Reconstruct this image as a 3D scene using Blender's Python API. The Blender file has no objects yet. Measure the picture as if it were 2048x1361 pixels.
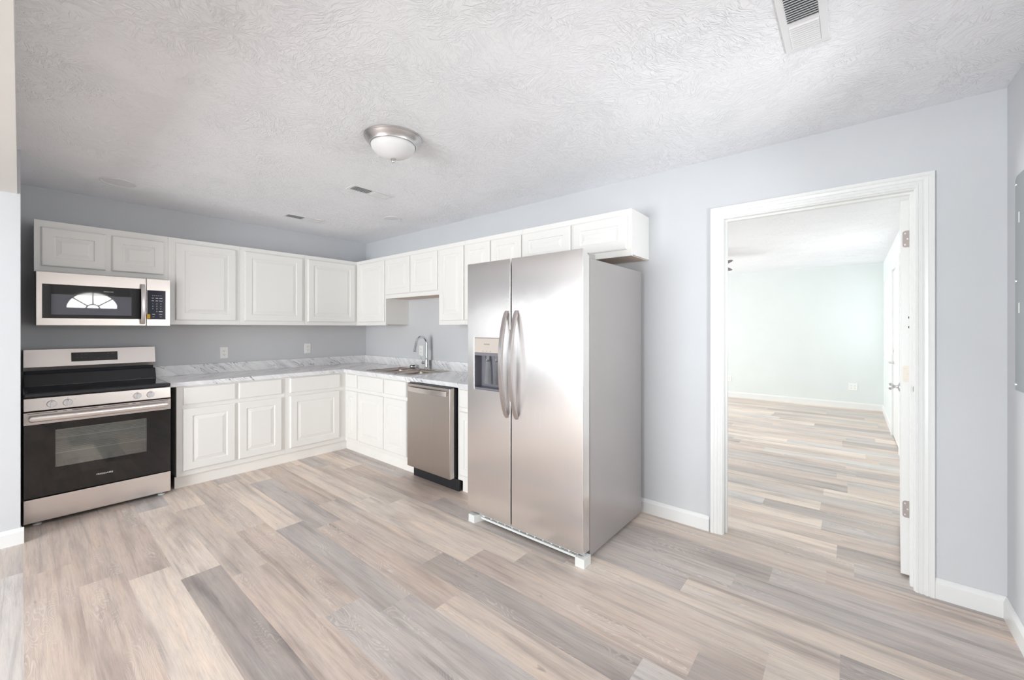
import bpy, bmesh, math, random
from mathutils import Vector, Matrix
random.seed(7)
R = math.radians
sc = bpy.context.scene
COL = sc.collection

# ------------------------------------------------------------------ camera
cam_d = bpy.data.cameras.new('camera'); cam = bpy.data.objects.new('camera', cam_d); COL.objects.link(cam)
cam.location = (-2.9006, -4.8988, 1.3345)
cam.rotation_euler = (R(90), 0, R(-50.308))
cam_d.sensor_width = 36.0
cam_d.lens = 816.9 / 2048 * 36
cam_d.shift_y = -23.48 / 2048
cam_d.clip_start = 0.02
sc.camera = cam

# ------------------------------------------------------------------ world, daylight, exposure
sc.view_settings.view_transform = 'Standard'
sc.view_settings.look = 'None'
sc.view_settings.exposure = -0.50
sc.view_settings.gamma = 1.0
sc.view_settings.use_curve_mapping = False
sc.cycles.use_denoising = True
sc.cycles.max_bounces = 14
sc.cycles.diffuse_bounces = 9
sc.cycles.glossy_bounces = 5
sc.cycles.transparent_max_bounces = 12
sc.cycles.sample_clamp_indirect = 8.0
sc.cycles.caustics_reflective = False
sc.cycles.caustics_refractive = False

w = bpy.data.worlds.new('sky'); sc.world = w; w.use_nodes = True
bg = w.node_tree.nodes['Background']
bg.inputs[0].default_value = (0.93, 0.96, 1.0, 1); bg.inputs[1].default_value = 1.5

def daylight(name, loc, rot, sx, sy, power, col=(1, 1, 1)):
    d = bpy.data.lights.new(name, 'AREA'); d.shape = 'RECTANGLE'; d.size = sx; d.size_y = sy
    d.energy = power; d.color = col
    o = bpy.data.objects.new(name, d); o.location = loc; o.rotation_euler = rot; COL.objects.link(o)
    return o
# daylight at seen or inferred openings, plus fill lamps at added, unseen windows
WX = -6.5
daylight('window_and_fill_daylight', (WX - 0.14, 0.95, 1.25), (0, R(-90), 0), 1.3, 2.5, 20, (0.98, 0.99, 1.0))
daylight('window_and_fill_daylight', (WX - 0.14, -3.0, 1.08), (0, R(-90), 0), 2.05, 2.6, 500, (0.97, 0.985, 1.0))  # added fill from the west, brightens the ceiling and right wall
daylight('window_and_fill_daylight', (-4.7, -5.62, 1.35), (R(90), 0, 0), 2.0, 1.5, 5, (0.98, 0.99, 1.0))  # weak added fill at a guessed window behind the camera
daylight('window_and_fill_daylight', (-0.885, -5.62, 1.45), (R(90), 0, 0), 0.5, 1.1, 54, (0.98, 0.99, 1.0))  # added fill for cabinet ends and fridge side, at a made-up window
daylight('window_and_fill_daylight', (-2.135, -5.62, 1.8), (R(90), 0, 0), 0.6, 0.3, 16, (1.0, 0.98, 0.93))
daylight('window_and_fill_daylight', (5.31, -5.5, 1.45), (R(90), 0, 0), 0.95, 1.1, 8, (0.98, 1.0, 1.0))
daylight('window_and_fill_daylight', (3.55, -5.5, 1.52), (R(90), 0, 0), 0.6, 1.0, 20, (0.98, 1.0, 1.0))
daylight('window_and_fill_daylight', (3.4, 0.45, 1.1), (R(-90), 0, 0), 3.4, 2.0, 420, (0.98, 1.0, 1.0))  # added fill that brightens the far room from its unseen side

# ------------------------------------------------------------------ materials
def lin(c):
    return tuple(((v / 255) / 12.92 if v / 255 <= 0.04045 else ((v / 255 + 0.055) / 1.055) ** 2.4) for v in c)
def new_mat(name):
    m = bpy.data.materials.new(name); m.use_nodes = True
    nt = m.node_tree; p = nt.nodes['Principled BSDF']
    return m, nt, p
def N(nt, t, **kw):
    n = nt.nodes.new(t)
    for k, v in kw.items(): setattr(n, k, v)
    return n
def L(nt, a, b): nt.links.new(a, b)
def val(nt, op, a, b=None, c=None):
    n = N(nt, 'ShaderNodeMath', operation=op)
    for i, x in enumerate((a, b, c)):
        if x is None: continue
        if isinstance(x, (int, float)): n.inputs[i].default_value = x
        else: L(nt, x, n.inputs[i])
    return n.outputs[0]
def mapping(nt, scale, src='Object', rot=(0, 0, 0)):
    tc = N(nt, 'ShaderNodeTexCoord'); mp = N(nt, 'ShaderNodeMapping')
    mp.inputs['Scale'].default_value = scale; mp.inputs['Rotation'].default_value = rot
    L(nt, tc.outputs[src], mp.inputs['Vector']); return mp.outputs[0]
def noise(nt, vec, scale, detail=3, rough=0.5, dist=0):
    n = N(nt, 'ShaderNodeTexNoise'); n.inputs['Scale'].default_value = scale
    n.inputs['Detail'].default_value = detail; n.inputs['Roughness'].default_value = rough
    n.inputs['Distortion'].default_value = dist
    if vec is not None: L(nt, vec, n.inputs['Vector'])
    return n
def ramp(nt, fac, stops):
    r = N(nt, 'ShaderNodeValToRGB'); e = r.color_ramp.elements
    while len(e) < len(stops): e.new(0.5)
    for i, (p, c) in enumerate(stops):
        e[i].position = p; e[i].color = (*c, 1) if len(c) == 3 else c
    L(nt, fac, r.inputs[0]); return r.outputs[0]
def bump(nt, p, h, strength, dist):
    b = N(nt, 'ShaderNodeBump'); b.inputs['Strength'].default_value = strength; b.inputs['Distance'].default_value = dist
    L(nt, h, b.inputs['Height']); L(nt, b.outputs[0], p.inputs['Normal']); return b
def paint(name, rgb, rough=0.5, metal=0.0, bscale=0, bdist=0.0005, spec=0.5, var=0.03):
    m, nt, p = new_mat(name)
    p.inputs['Roughness'].default_value = rough; p.inputs['Metallic'].default_value = metal
    p.inputs['Specular IOR Level'].default_value = spec
    v = mapping(nt, (1, 1, 1)); n = noise(nt, v, 3.0, 4)
    c = lin(rgb)
    a = tuple(x * (1 - var) for x in c); b = tuple(min(1, x * (1 + var)) for x in c)
    L(nt, ramp(nt, n.outputs[0], [(0.3, a), (0.7, b)]), p.inputs['Base Color'])
    if bscale:
        n2 = noise(nt, v, bscale, 3); bump(nt, p, n2.outputs[0], 0.5, bdist)
    return m
def steel(name, rgb, rough=0.25, axis='h', strength=0.03, metal=1.0, aniso=0.0):
    m, nt, p = new_mat(name)
    p.inputs['Metallic'].default_value = metal
    sc_ = {'h': (3, 3, 420), 'v': (420, 420, 3)}[axis]
    v = mapping(nt, sc_); n = noise(nt, v, 1.0, 3, 0.6)
    c = lin(rgb)
    L(nt, ramp(nt, n.outputs[0], [(0.3, tuple(x * 0.97 for x in c)), (0.7, tuple(min(1, x * 1.03) for x in c))]), p.inputs['Base Color'])
    L(nt, val(nt, 'MULTIPLY_ADD', n.outputs[0], 0.06, rough - 0.03), p.inputs['Roughness'])
    if aniso:
        p.inputs['Anisotropic'].default_value = aniso
        tg = N(nt, 'ShaderNodeTangent', direction_type='RADIAL', axis='Z'); L(nt, tg.outputs[0], p.inputs['Tangent'])
    v2 = mapping(nt, (1, 1, 1)); n2 = noise(nt, v2, 2.6, 2)          # the sheet is never quite flat
    s = val(nt, 'MULTIPLY_ADD', n.outputs[0], 0.08, n2.outputs[0])
    bump(nt, p, s, 1.0, strength * 0.06)
    return m
def glassy(name, rgb, rough=0.04, spec=0.6):
    m, nt, p = new_mat(name)
    p.inputs['Roughness'].default_value = rough; p.inputs['Specular IOR Level'].default_value = spec
    v = mapping(nt, (1, 1, 1)); n = noise(nt, v, 6.0, 2); c = lin(rgb)
    L(nt, ramp(nt, n.outputs[0], [(0.3, tuple(x * 0.95 for x in c)), (0.7, c)]), p.inputs['Base Color'])
    return m
def pane(name, tint, reflect=0.12, rough=0.02):
    m, nt, p = new_mat(name); nt.nodes.remove(p)
    out = nt.nodes['Material Output']
    t = N(nt, 'ShaderNodeBsdfTransparent'); t.inputs[0].default_value = (*tint, 1)
    g = N(nt, 'ShaderNodeBsdfGlossy'); g.inputs['Roughness'].default_value = rough
    lw = N(nt, 'ShaderNodeLayerWeight'); lw.inputs[0].default_value = 0.25
    n = noise(nt, mapping(nt, (1, 1, 1)), 2.0, 1)
    f = val(nt, 'MULTIPLY_ADD', lw.outputs['Fresnel'], 0.8, reflect)
    f2 = val(nt, 'MULTIPLY_ADD', n.outputs[0], 0.02, f)
    mx = N(nt, 'ShaderNodeMixShader'); L(nt, f2, mx.inputs[0]); L(nt, t.outputs[0], mx.inputs[1]); L(nt, g.outputs[0], mx.inputs[2])
    L(nt, mx.outputs[0], out.inputs[0]); return m

M = {}
M['wall'] = paint('wall_paint_grey_blue', (204, 206, 209), 0.55, bscale=260, bdist=0.0004, spec=0.3, var=0.01)
M['wall_far'] = paint('wall_paint_pale_green_grey', (222, 227, 226), 0.55, bscale=260, bdist=0.0004, spec=0.3, var=0.01)
M['trim'] = paint('trim_white', (229, 230, 229), 0.3, var=0.008)
M['header'] = paint('header_warm_white', (214, 211, 207), 0.5, var=0.01)
M['cab'] = paint('cabinet_white', (234, 233, 230), 0.33, var=0.006)
M['cabwood'] = paint('cabinet_underside_wood', (205, 186, 172), 0.6, var=0.06)
M['white'] = paint('plastic_white', (236, 236, 234), 0.35, var=0.01)
M['vent'] = paint('enamel_white', (226, 227, 229), 0.4, var=0.01)
M['dark'] = paint('duct_dark', (52, 54, 60), 0.7)
M['black'] = paint('black_enamel', (26, 27, 34), 0.22, spec=0.6)
M['blackp'] = paint('black_plastic', (30, 30, 34), 0.5, bscale=300)
M['blackglass'] = glassy('black_glass', (20, 17, 18), 0.035)
M['cookglass'] = glassy('ceramic_cooktop', (20, 22, 30), 0.08)
M['navy'] = glassy('control_glass', (34, 36, 52), 0.08)
M['mwgrey'] = glassy('microwave_window_screen', (92, 92, 104), 0.02, 0.9)
M['steel'] = steel('stainless_steel', (226, 219, 215), 0.26, aniso=0.5)
M['steelm'] = steel('stainless_appliance_trim', (202, 193, 188), 0.30, aniso=0.5)
M['steelf'] = steel('stainless_fridge', (240, 237, 236), 0.22, axis='v', aniso=0.75)
M['steeld'] = steel('stainless_dishwasher', (188, 180, 174), 0.32, axis='v', aniso=0.7)
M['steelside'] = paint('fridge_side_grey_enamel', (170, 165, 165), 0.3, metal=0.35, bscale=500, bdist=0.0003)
M['handle'] = paint('handle_steel', (206, 201, 200), 0.28, metal=1.0, var=0.01)
M['chrome'] = steel('chrome', (225, 227, 230), 0.06, strength=0.0)
M['nickel'] = steel('brushed_nickel', (212, 210, 211), 0.3)
M['sink'] = steel('sink_steel', (190, 180, 172), 0.22)
M['hinge'] = paint('hinge_nickel', (164, 154, 150), 0.4, metal=0.3)
M['hingew'] = paint('hinge_overpainted', (226, 219, 208), 0.3)
M['fplastic'] = paint('fridge_foot_plastic', (222, 224, 222), 0.4)
M['dispgrey'] = paint('dispenser_grey', (122, 121, 130), 0.35)
M['disppanel'] = paint('dispenser_panel', (212, 203, 194), 0.3, metal=0.35)
M['ink'] = paint('printed_mark', (232, 232, 232), 0.5)
M['inkd'] = paint('printed_mark_dark', (120, 112, 108), 0.5)
M['yellow'] = paint('yellow_sticker', (232, 180, 40), 0.5)
M['panelgrey'] = paint('electric_panel_grey', (142, 148, 150), 0.45)
M['fanblade'] = paint('fan_blade', (132, 122, 122), 0.5)
M['ovencav'] = paint('oven_cavity', (158, 170, 152), 0.5)
M['burner'] = paint('burner_print', (48, 48, 54), 0.3)
M['came'] = paint('lead_came', (96, 96, 100), 0.5)
M['rack'] = steel('rack_wire', (215, 215, 205), 0.3)
M['frost'] = paint('frosted_glass', (225, 225, 226), 0.35, spec=0.4)
M['clearp'] = pane('clear_plastic', (0.88, 0.9, 0.92), 0.34, 0.12)
def glow_pane(name):  # translucent stand-in: clear glass made to glow white with daylight
    m, nt, p = new_mat(name); nt.nodes.remove(p); out = nt.nodes['Material Output']
    t = N(nt, 'ShaderNodeBsdfTranslucent'); t.inputs[0].default_value = (0.93, 0.96, 0.96, 1)
    g = N(nt, 'ShaderNodeBsdfGlossy'); g.inputs['Roughness'].default_value = 0.3
    n = noise(nt, mapping(nt, (1, 1, 1)), 3.0, 1)
    mx = N(nt, 'ShaderNodeMixShader'); L(nt, val(nt, 'MULTIPLY', n.outputs[0], 0.12), mx.inputs[0]); L(nt, t.outputs[0], mx.inputs[1]); L(nt, g.outputs[0], mx.inputs[2])
    L(nt, mx.outputs[0], out.inputs[0]); return m
M['glow_pane'] = glow_pane('daylight_glow_pane')
M['pane'] = pane('window_glass', (0.97, 0.98, 0.98), 0.05)
M['ovenglass'] = pane('oven_window_glass', (0.80, 0.83, 0.80), 0.15)
M['kick'] = paint('whitewashed_kick_board', (240, 238, 234), 0.5, bscale=40, var=0.03)

def ceiling_mat():
    m, nt, p = new_mat('ceiling_stomp_texture')
    p.inputs['Base Color'].default_value = (*lin((242, 243, 247)), 1); p.inputs['Roughness'].default_value = 0.6
    p.inputs['Specular IOR Level'].default_value = 0.3
    tc = N(nt, 'ShaderNodeTexCoord')
    nd = noise(nt, tc.outputs['Object'], 7.0, 2)
    off = N(nt, 'ShaderNodeVectorMath', operation='MULTIPLY_ADD')
    L(nt, nd.outputs['Color'], off.inputs[0]); off.inputs[1].default_value = (0.11, 0.11, 0); L(nt, tc.outputs['Object'], off.inputs[2])
    hs = []
    for k, (vs, sx, sy) in enumerate(((5.2, 20, 120), (7.3, 26, 140))):
        vo = N(nt, 'ShaderNodeTexVoronoi'); vo.inputs['Scale'].default_value = vs
        ad = N(nt, 'ShaderNodeVectorMath', operation='ADD'); ad.inputs[1].default_value = (3.7 * k, 1.3 * k, 0)
        L(nt, off.outputs[0], ad.inputs[0]); L(nt, ad.outputs[0], vo.inputs['Vector'])
        sp = N(nt, 'ShaderNodeSeparateColor'); L(nt, vo.outputs['Color'], sp.inputs[0])
        ang = val(nt, 'MULTIPLY', sp.outputs[0], 6.283)
        rt = N(nt, 'ShaderNodeVectorRotate', rotation_type='Z_AXIS'); L(nt, ad.outputs[0], rt.inputs['Vector']); L(nt, ang, rt.inputs['Angle'])
        mp = N(nt, 'ShaderNodeMapping'); mp.inputs['Scale'].default_value = (sx, sy, 1); L(nt, rt.outputs[0], mp.inputs['Vector'])
        n = noise(nt, mp.outputs[0], 1.0, 2, 0.5, 0.7)
        rr = ramp(nt, n.outputs[0], [(0.52, (0, 0, 0)), (0.66, (1, 1, 1))])
        hs.append(rr)
    s = val(nt, 'MAXIMUM', hs[0], val(nt, 'MULTIPLY', hs[1], 0.8))
    mask = noise(nt, tc.outputs['Object'], 3.0, 2)
    s2 = val(nt, 'MULTIPLY', s, ramp(nt, mask.outputs[0], [(0.3, (0.35, 0.35, 0.35)), (0.6, (1, 1, 1))]))
    bump(nt, p, s2, 0.7, 0.004)
    return m
M['ceiling'] = ceiling_mat()

def marble_mat():
    m, nt, p = new_mat('white_marble_laminate')
    p.inputs['Roughness'].default_value = 0.22
    tc = N(nt, 'ShaderNodeTexCoord')
    warp = noise(nt, tc.outputs['Object'], 5.0, 3)
    w1 = N(nt, 'ShaderNodeVectorMath', operation='MULTIPLY_ADD'); L(nt, warp.outputs['Color'], w1.inputs[0])
    w1.inputs[1].default_value = (0.05, 0.05, 0.05); L(nt, tc.outputs['Object'], w1.inputs[2])
    sp = N(nt, 'ShaderNodeSeparateXYZ'); L(nt, w1.outputs[0], sp.inputs[0])
    h = val(nt, 'SUBTRACT', sp.outputs[0], sp.outputs[1])
    across = val(nt, 'MULTIPLY_ADD', sp.outputs[2], 0.8, val(nt, 'MULTIPLY', h, 0.6))
    along = val(nt, 'MULTIPLY_ADD', sp.outputs[2], -0.6, val(nt, 'MULTIPLY', h, 0.8))
    cb = N(nt, 'ShaderNodeCombineXYZ'); L(nt, across, cb.inputs[0]); L(nt, along, cb.inputs[1]); L(nt, val(nt, 'ADD', sp.outputs[0], sp.outputs[1]), cb.inputs[2])
    def mp(sc_):
        q = N(nt, 'ShaderNodeMapping'); q.inputs['Scale'].default_value = sc_; L(nt, cb.outputs[0], q.inputs['Vector']); return q.outputs[0]
    n1 = noise(nt, mp((46, 5, 1.0)), 1.0, 2, 0.5)
    n2 = noise(nt, mp((22, 3, 1.0)), 1.0, 4, 0.6)
    thin = ramp(nt, n1.outputs[0], [(0.0, (0, 0, 0)), (0.475, (0, 0, 0)), (0.5, (1, 1, 1)), (0.525, (0, 0, 0))])
    soft = ramp(nt, n2.outputs[0], [(0.42, (0, 0, 0)), (0.70, (1, 1, 1))])
    cl = ramp(nt, noise(nt, mp((7, 5, 1.5)), 1.0, 2).outputs[0], [(0.46, (0, 0, 0)), (0.6, (1, 1, 1))])
    f = val(nt, 'MULTIPLY', thin, cl)
    mx0 = N(nt, 'ShaderNodeMix', data_type='RGBA'); L(nt, soft, mx0.inputs[0])
    mx0.inputs[6].default_value = (*lin((238, 238, 239)), 1); mx0.inputs[7].default_value = (*lin((212, 213, 217)), 1)
    mx = N(nt, 'ShaderNodeMix', data_type='RGBA'); L(nt, f, mx.inputs[0])
    L(nt, mx0.outputs[2], mx.inputs[6]); mx.inputs[7].default_value = (*lin((104, 104, 116)), 1)
    L(nt, mx.outputs[2], p.inputs['Base Color']); return m
M['marble'] = marble_mat()

def floor_mat():
    m, nt, p = new_mat('vinyl_plank_oak')
    uv = N(nt, 'ShaderNodeUVMap', uv_map='plank')
    at = N(nt, 'ShaderNodeAttribute', attribute_name='tone')
    def mp(s):
        q = N(nt, 'ShaderNodeMapping'); q.inputs['Scale'].default_value = s; L(nt, uv.outputs[0], q.inputs['Vector']); return q.outputs[0]
    blot = noise(nt, mp((1.6, 7, 1)), 1.0, 4, 0.55, 0.4)
    streak = noise(nt, mp((5, 110, 1)), 1.0, 4, 0.65, 0.3)
    fine = noise(nt, mp((14, 420, 1)), 1.0, 2, 0.6)
    # cathedral rings
    wv = N(nt, 'ShaderNodeTexWave', wave_type='BANDS', bands_direction='Y'); wv.inputs['Scale'].default_value = 30
    wv.inputs['Distortion'].default_value = 0; L(nt, None or mp((1, 1, 1)), wv.inputs['Vector'])
    low = noise(nt, mp((2.4, 9, 1)), 1.0, 2, 0.4)
    ph = val(nt, 'MULTIPLY', low.outputs[0], 210.0); L(nt, ph, wv.inputs['Phase Offset'])
    knot = noise(nt, mp((6.5, 17, 1)), 1.3, 2, 0.5)
    long = noise(nt, mp((0.9, 22, 1)), 1.0, 3, 0.55, 0.8)
    cool = noise(nt, mp((1.4, 13, 1)), 1.0, 3, 0.5, 0.5)
    ringmask = ramp(nt, noise(nt, mp((1.3, 5, 1)), 1.0, 2).outputs[0], [(0.5, (0, 0, 0)), (0.62, (1, 1, 1))])
    ring = val(nt, 'MULTIPLY', ramp(nt, wv.outputs['Fac'], [(0.66, (0, 0, 0)), (0.92, (1, 1, 1))]), ringmask)
    ring = val(nt, 'MULTIPLY', ring, ramp(nt, streak.outputs[0], [(0.35, (0.2, 0.2, 0.2)), (0.6, (1, 1, 1))]))
    def mix(fac, a, b, mode='MIX'):
        x = N(nt, 'ShaderNodeMix', data_type='RGBA', blend_type=mode)
        if isinstance(fac, float): x.inputs[0].default_value = fac
        else: L(nt, fac, x.inputs[0])
        for i, q in ((6, a), (7, b)):
            if isinstance(q, tuple): x.inputs[i].default_value = (*q, 1)
            else: L(nt, q, x.inputs[i])
        return x.outputs[2]
    c = at.outputs['Color']
    b1 = ramp(nt, blot.outputs[0], [(0.25, (0.70, 0.69, 0.70)), (0.5, (1, 1, 1)), (0.78, (1.13, 1.10, 1.06))])
    c = mix(1.0, c, b1, 'MULTIPLY')
    b2 = ramp(nt, streak.outputs[0], [(0.25, (0.80, 0.79, 0.79)), (0.5, (1, 1, 1)), (0.75, (1.07, 1.07, 1.07))])
    c = mix(0.9, c, b2, 'MULTIPLY')
    b3 = ramp(nt, fine.outputs[0], [(0.3, (0.9, 0.9, 0.9)), (0.6, (1.04, 1.04, 1.04))])
    c = mix(0.7, c, b3, 'MULTIPLY')
    kd = ramp(nt, knot.outputs[0], [(0.72, (0, 0, 0)), (0.80, (1, 1, 1))])
    c = mix(0.9, c, ramp(nt, long.outputs[0], [(0.27, (0.70, 0.69, 0.69)), (0.47, (1, 1, 1)), (0.72, (1.12, 1.11, 1.09))]), 'MULTIPLY')
    c = mix(0.8, c, ramp(nt, cool.outputs[0], [(0.35, (0.95, 0.965, 0.985)), (0.65, (1.03, 1.0, 0.98))]), 'MULTIPLY')
    c = mix(val(nt, 'MULTIPLY', kd, 0.5), c, lin((120, 104, 96)))
    c = mix(val(nt, 'MULTIPLY', ring, 0.46), c, lin((240, 234, 228)))
    L(nt, c, p.inputs['Base Color'])
    L(nt, val(nt, 'MULTIPLY_ADD', streak.outputs[0], 0.18, 0.30), p.inputs['Roughness'])
    p.inputs['Specular IOR Level'].default_value = 0.4
    h = val(nt, 'ADD', streak.outputs[0], val(nt, 'MULTIPLY', fine.outputs[0], 0.4))
    bump(nt, p, h, 0.25, 0.0008)
    return m
M['floor'] = floor_mat()

# ------------------------------------------------------------------ mesh helpers
class MB:
    def __init__(s): s.bm = bmesh.new()
    def box(s, x0, x1, y0, y1, z0, z1):
        b = s.bm
        x0, x1 = sorted((x0, x1)); y0, y1 = sorted((y0, y1)); z0, z1 = sorted((z0, z1))
        v = [b.verts.new((x, y, z)) for x in (x0, x1) for y in (y0, y1) for z in (z0, z1)]
        for f in ((0, 1, 3, 2), (4, 6, 7, 5), (0, 4, 5, 1), (2, 3, 7, 6), (0, 2, 6, 4), (1, 5, 7, 3)):
            b.faces.new([v[i] for i in f])
        return s
    def hexa(s, pts):   # 8 points ordered like box: x-y-z binary
        v = [s.bm.verts.new(p) for p in pts]
        for f in ((0, 1, 3, 2), (4, 6, 7, 5), (0, 4, 5, 1), (2, 3, 7, 6), (0, 2, 6, 4), (1, 5, 7, 3)):
            s.bm.faces.new([v[i] for i in f])
        return s
    def rings(s, rings, cap0=True, cap1=True, closed=True):
        b = s.bm; vs = [[b.verts.new(p) for p in r] for r in rings]; n = len(vs[0])
        for a, c in zip(vs, vs[1:]):
            for i in range(n if closed else n - 1):
                j = (i + 1) % n
                b.faces.new((a[i], a[j], c[j], c[i]))
        if cap0: b.faces.new(list(reversed(vs[0])))
        if cap1: b.faces.new(vs[-1])
        return s
    def tube(s, pts, r, n=14, cap=True):
        pts = [Vector(p) for p in pts]; rs = r if isinstance(r, (list, tuple)) else [r] * len(pts)
        t = (pts[1] - pts[0]).normalized()
        u = t.orthogonal().normalized(); out = []
        for i, p in enumerate(pts):
            if i == 0: d = pts[1] - pts[0]
            elif i == len(pts) - 1: d = pts[-1] - pts[-2]
            else: d = (pts[i + 1] - p).normalized() + (p - pts[i - 1]).normalized()
            d.normalize(); u = (u - d * u.dot(d)).normalized(); w_ = d.cross(u)
            out.append([p + (u * math.cos(a) + w_ * math.sin(a)) * rs[i] for a in [2 * math.pi * k / n for k in range(n)]])
        return s.rings(out, cap, cap)
    def lathe(s, prof, c, axis=(0, 0, 1), n=40):
        ax = Vector(axis).normalized(); u = ax.orthogonal().normalized(); w_ = ax.cross(u); c = Vector(c)
        rr = [[c + ax * h + (u * math.cos(a) + w_ * math.sin(a)) * max(r, 1e-5) for a in [2 * math.pi * k / n for k in range(n)]] for r, h in prof]
        return s.rings(rr, True, True)
    def prism(s, poly, f0, f1):
        s.rings([[f0(*p) for p in poly], [f1(*p) for p in poly]]); return s
    def grid(s, us, vs, mask, fn):
        """solid slab with holes; fn(u, v, side) -> point; mask(i, j) True where solid"""
        b = s.bm; V = {}
        def vt(i, j, k):
            if (i, j, k) not in V: V[i, j, k] = b.verts.new(fn(us[i], vs[j], k))
            return V[i, j, k]
        nu, nv = len(us) - 1, len(vs) - 1
        ok = lambda i, j: 0 <= i < nu and 0 <= j < nv and mask(i, j)
        for i in range(nu):
            for j in range(nv):
                if not ok(i, j): continue
                b.faces.new((vt(i, j, 0), vt(i + 1, j, 0), vt(i + 1, j + 1, 0), vt(i, j + 1, 0)))
                b.faces.new((vt(i, j, 1), vt(i, j + 1, 1), vt(i + 1, j + 1, 1), vt(i + 1, j, 1)))
                for (di, dj, a, c) in ((-1, 0, (i, j), (i, j + 1)), (1, 0, (i + 1, j + 1), (i + 1, j)), (0, -1, (i + 1, j), (i, j)), (0, 1, (i, j + 1), (i + 1, j + 1))):
                    if not ok(i + di, j + dj):
                        b.faces.new((vt(*a, 0), vt(*c, 0), vt(*c, 1), vt(*a, 1)))
        return s
    def build(s, name, mat, parent=None, bev=0, seg=2, smooth=None, local=False, bang=35):
        b = s.bm
        bmesh.ops.recalc_face_normals(b, faces=b.faces)
        if parent is not None and not local:
            off = root_loc(parent)
            for v in b.verts: v.co -= off
        me = bpy.data.meshes.new(name); b.to_mesh(me); b.free()
        me.materials.append(mat)
        o = bpy.data.objects.new(name, me); COL.objects.link(o)
        if parent is not None: o.parent = parent
        if bev:
            md = o.modifiers.new('bevel', 'BEVEL'); md.width = bev; md.segments = seg; md.limit_method = 'ANGLE'; md.angle_limit = R(bang)
            md.harden_normals = False
        if smooth is None: smooth = False
        if smooth:
            me.polygons.foreach_set('use_smooth', [True] * len(me.polygons))
            try: me.set_sharp_from_angle(angle=R(38))
            except Exception: pass
        return o
def root_loc(o):
    v = Vector((0, 0, 0))
    while o is not None: v += o.location; o = o.parent
    return v
def tag(o, label=None, cat=None, group=None, kind=None):
    if label: o['label'] = label
    if cat: o['category'] = cat
    if group: o['group'] = group
    if kind: o['kind'] = kind
    return o
def thing(name, label, cat, loc, group=None, rz=0):
    o = bpy.data.objects.new(name, None); COL.objects.link(o); o.location = loc; o.rotation_euler = (0, 0, rz)
    o.empty_display_size = 0.1
    return tag(o, label, cat, group)
def structure(o, label=None): 
    o['kind'] = 'structure'
    if label: o['label'] = label
    return o
def copy_tree(o, parent=None):
    c = o.copy(); COL.objects.link(c)
    if parent is not None: c.parent = parent
    for ch in list(o.children): copy_tree(ch, c)
    return c
def text(name, body, size, loc, rot, mat, parent, extrude=0.0003, align='CENTER', sx=1.0):
    cu = bpy.data.curves.new(name, 'FONT'); cu.body = body; cu.size = size; cu.extrude = extrude
    cu.align_x = align; cu.align_y = 'CENTER'
    cu.materials.append(mat)
    tmp = bpy.data.objects.new(name + '_curve', cu)
    me = bpy.data.meshes.new_from_object(tmp); me.name = name
    bpy.data.objects.remove(tmp); bpy.data.curves.remove(cu)
    me.transform(Matrix.Diagonal((sx, 1, 1, 1)))
    if not me.materials: me.materials.append(mat)
    t = bpy.data.objects.new(name, me); COL.objects.link(t); t.parent = parent
    t.location = Vector(loc) - root_loc(parent); t.rotation_euler = rot
    return t
# placement frames: back wall (faces -y) and right wall (faces -x); u runs to the viewer's right, w out of the wall
def FA(u, v, w_): return Vector((u, -w_, v))
def FB(u, v, w_): return Vector((-w_, -u, v))
ROTA = (R(90), 0, 0)
ROTB = (R(90), 0, R(-90))

def panel_door(F, u0, u1, v0, v1, w0, name, parent, t=0.019, m1=0.062, m2=0.10, flat=False):
    """raised-panel slab: ring outline, groove, raised field"""
    b = MB()
    def ring(d, w_): return [F(u0 + d, v0 + d, w_), F(u1 - d, v0 + d, w_), F(u1 - d, v1 - d, w_), F(u0 + d, v1 - d, w_)]
    if flat:
        rr = [ring(0, w0), ring(0, w0 + t - 0.006), ring(0.004, w0 + t - 0.002), ring(0.010, w0 + t)]
    else:
        mn = min(u1 - u0, v1 - v0)
        k = min(1.0, (mn / 2 - 0.012) / m2); a, c = m1 * k, m2 * k
        rr = [ring(0, w0), ring(0, w0 + t - 0.006), ring(0.004, w0 + t - 0.002), ring(0.009, w0 + t),
              ring(a, w0 + t), ring(a + 0.004, w0 + t - 0.007), ring(a + 0.010, w0 + t - 0.007),
              ring(c - 0.004, w0 + t - 0.0015), ring(c, w0 + t)]
    b.rings(rr)
    return b.build(name, M['cab'], parent)

# ------------------------------------------------------------------ the shell
H = 2.4415; LB = 5.452; HF = 2.395
FX = 5.95; FY = -5.30
X0 = -2.898          # kitchen face of the stub wall
def st(name, mb, mat, **k): return structure(mb.build(name, mat, **k))

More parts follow.
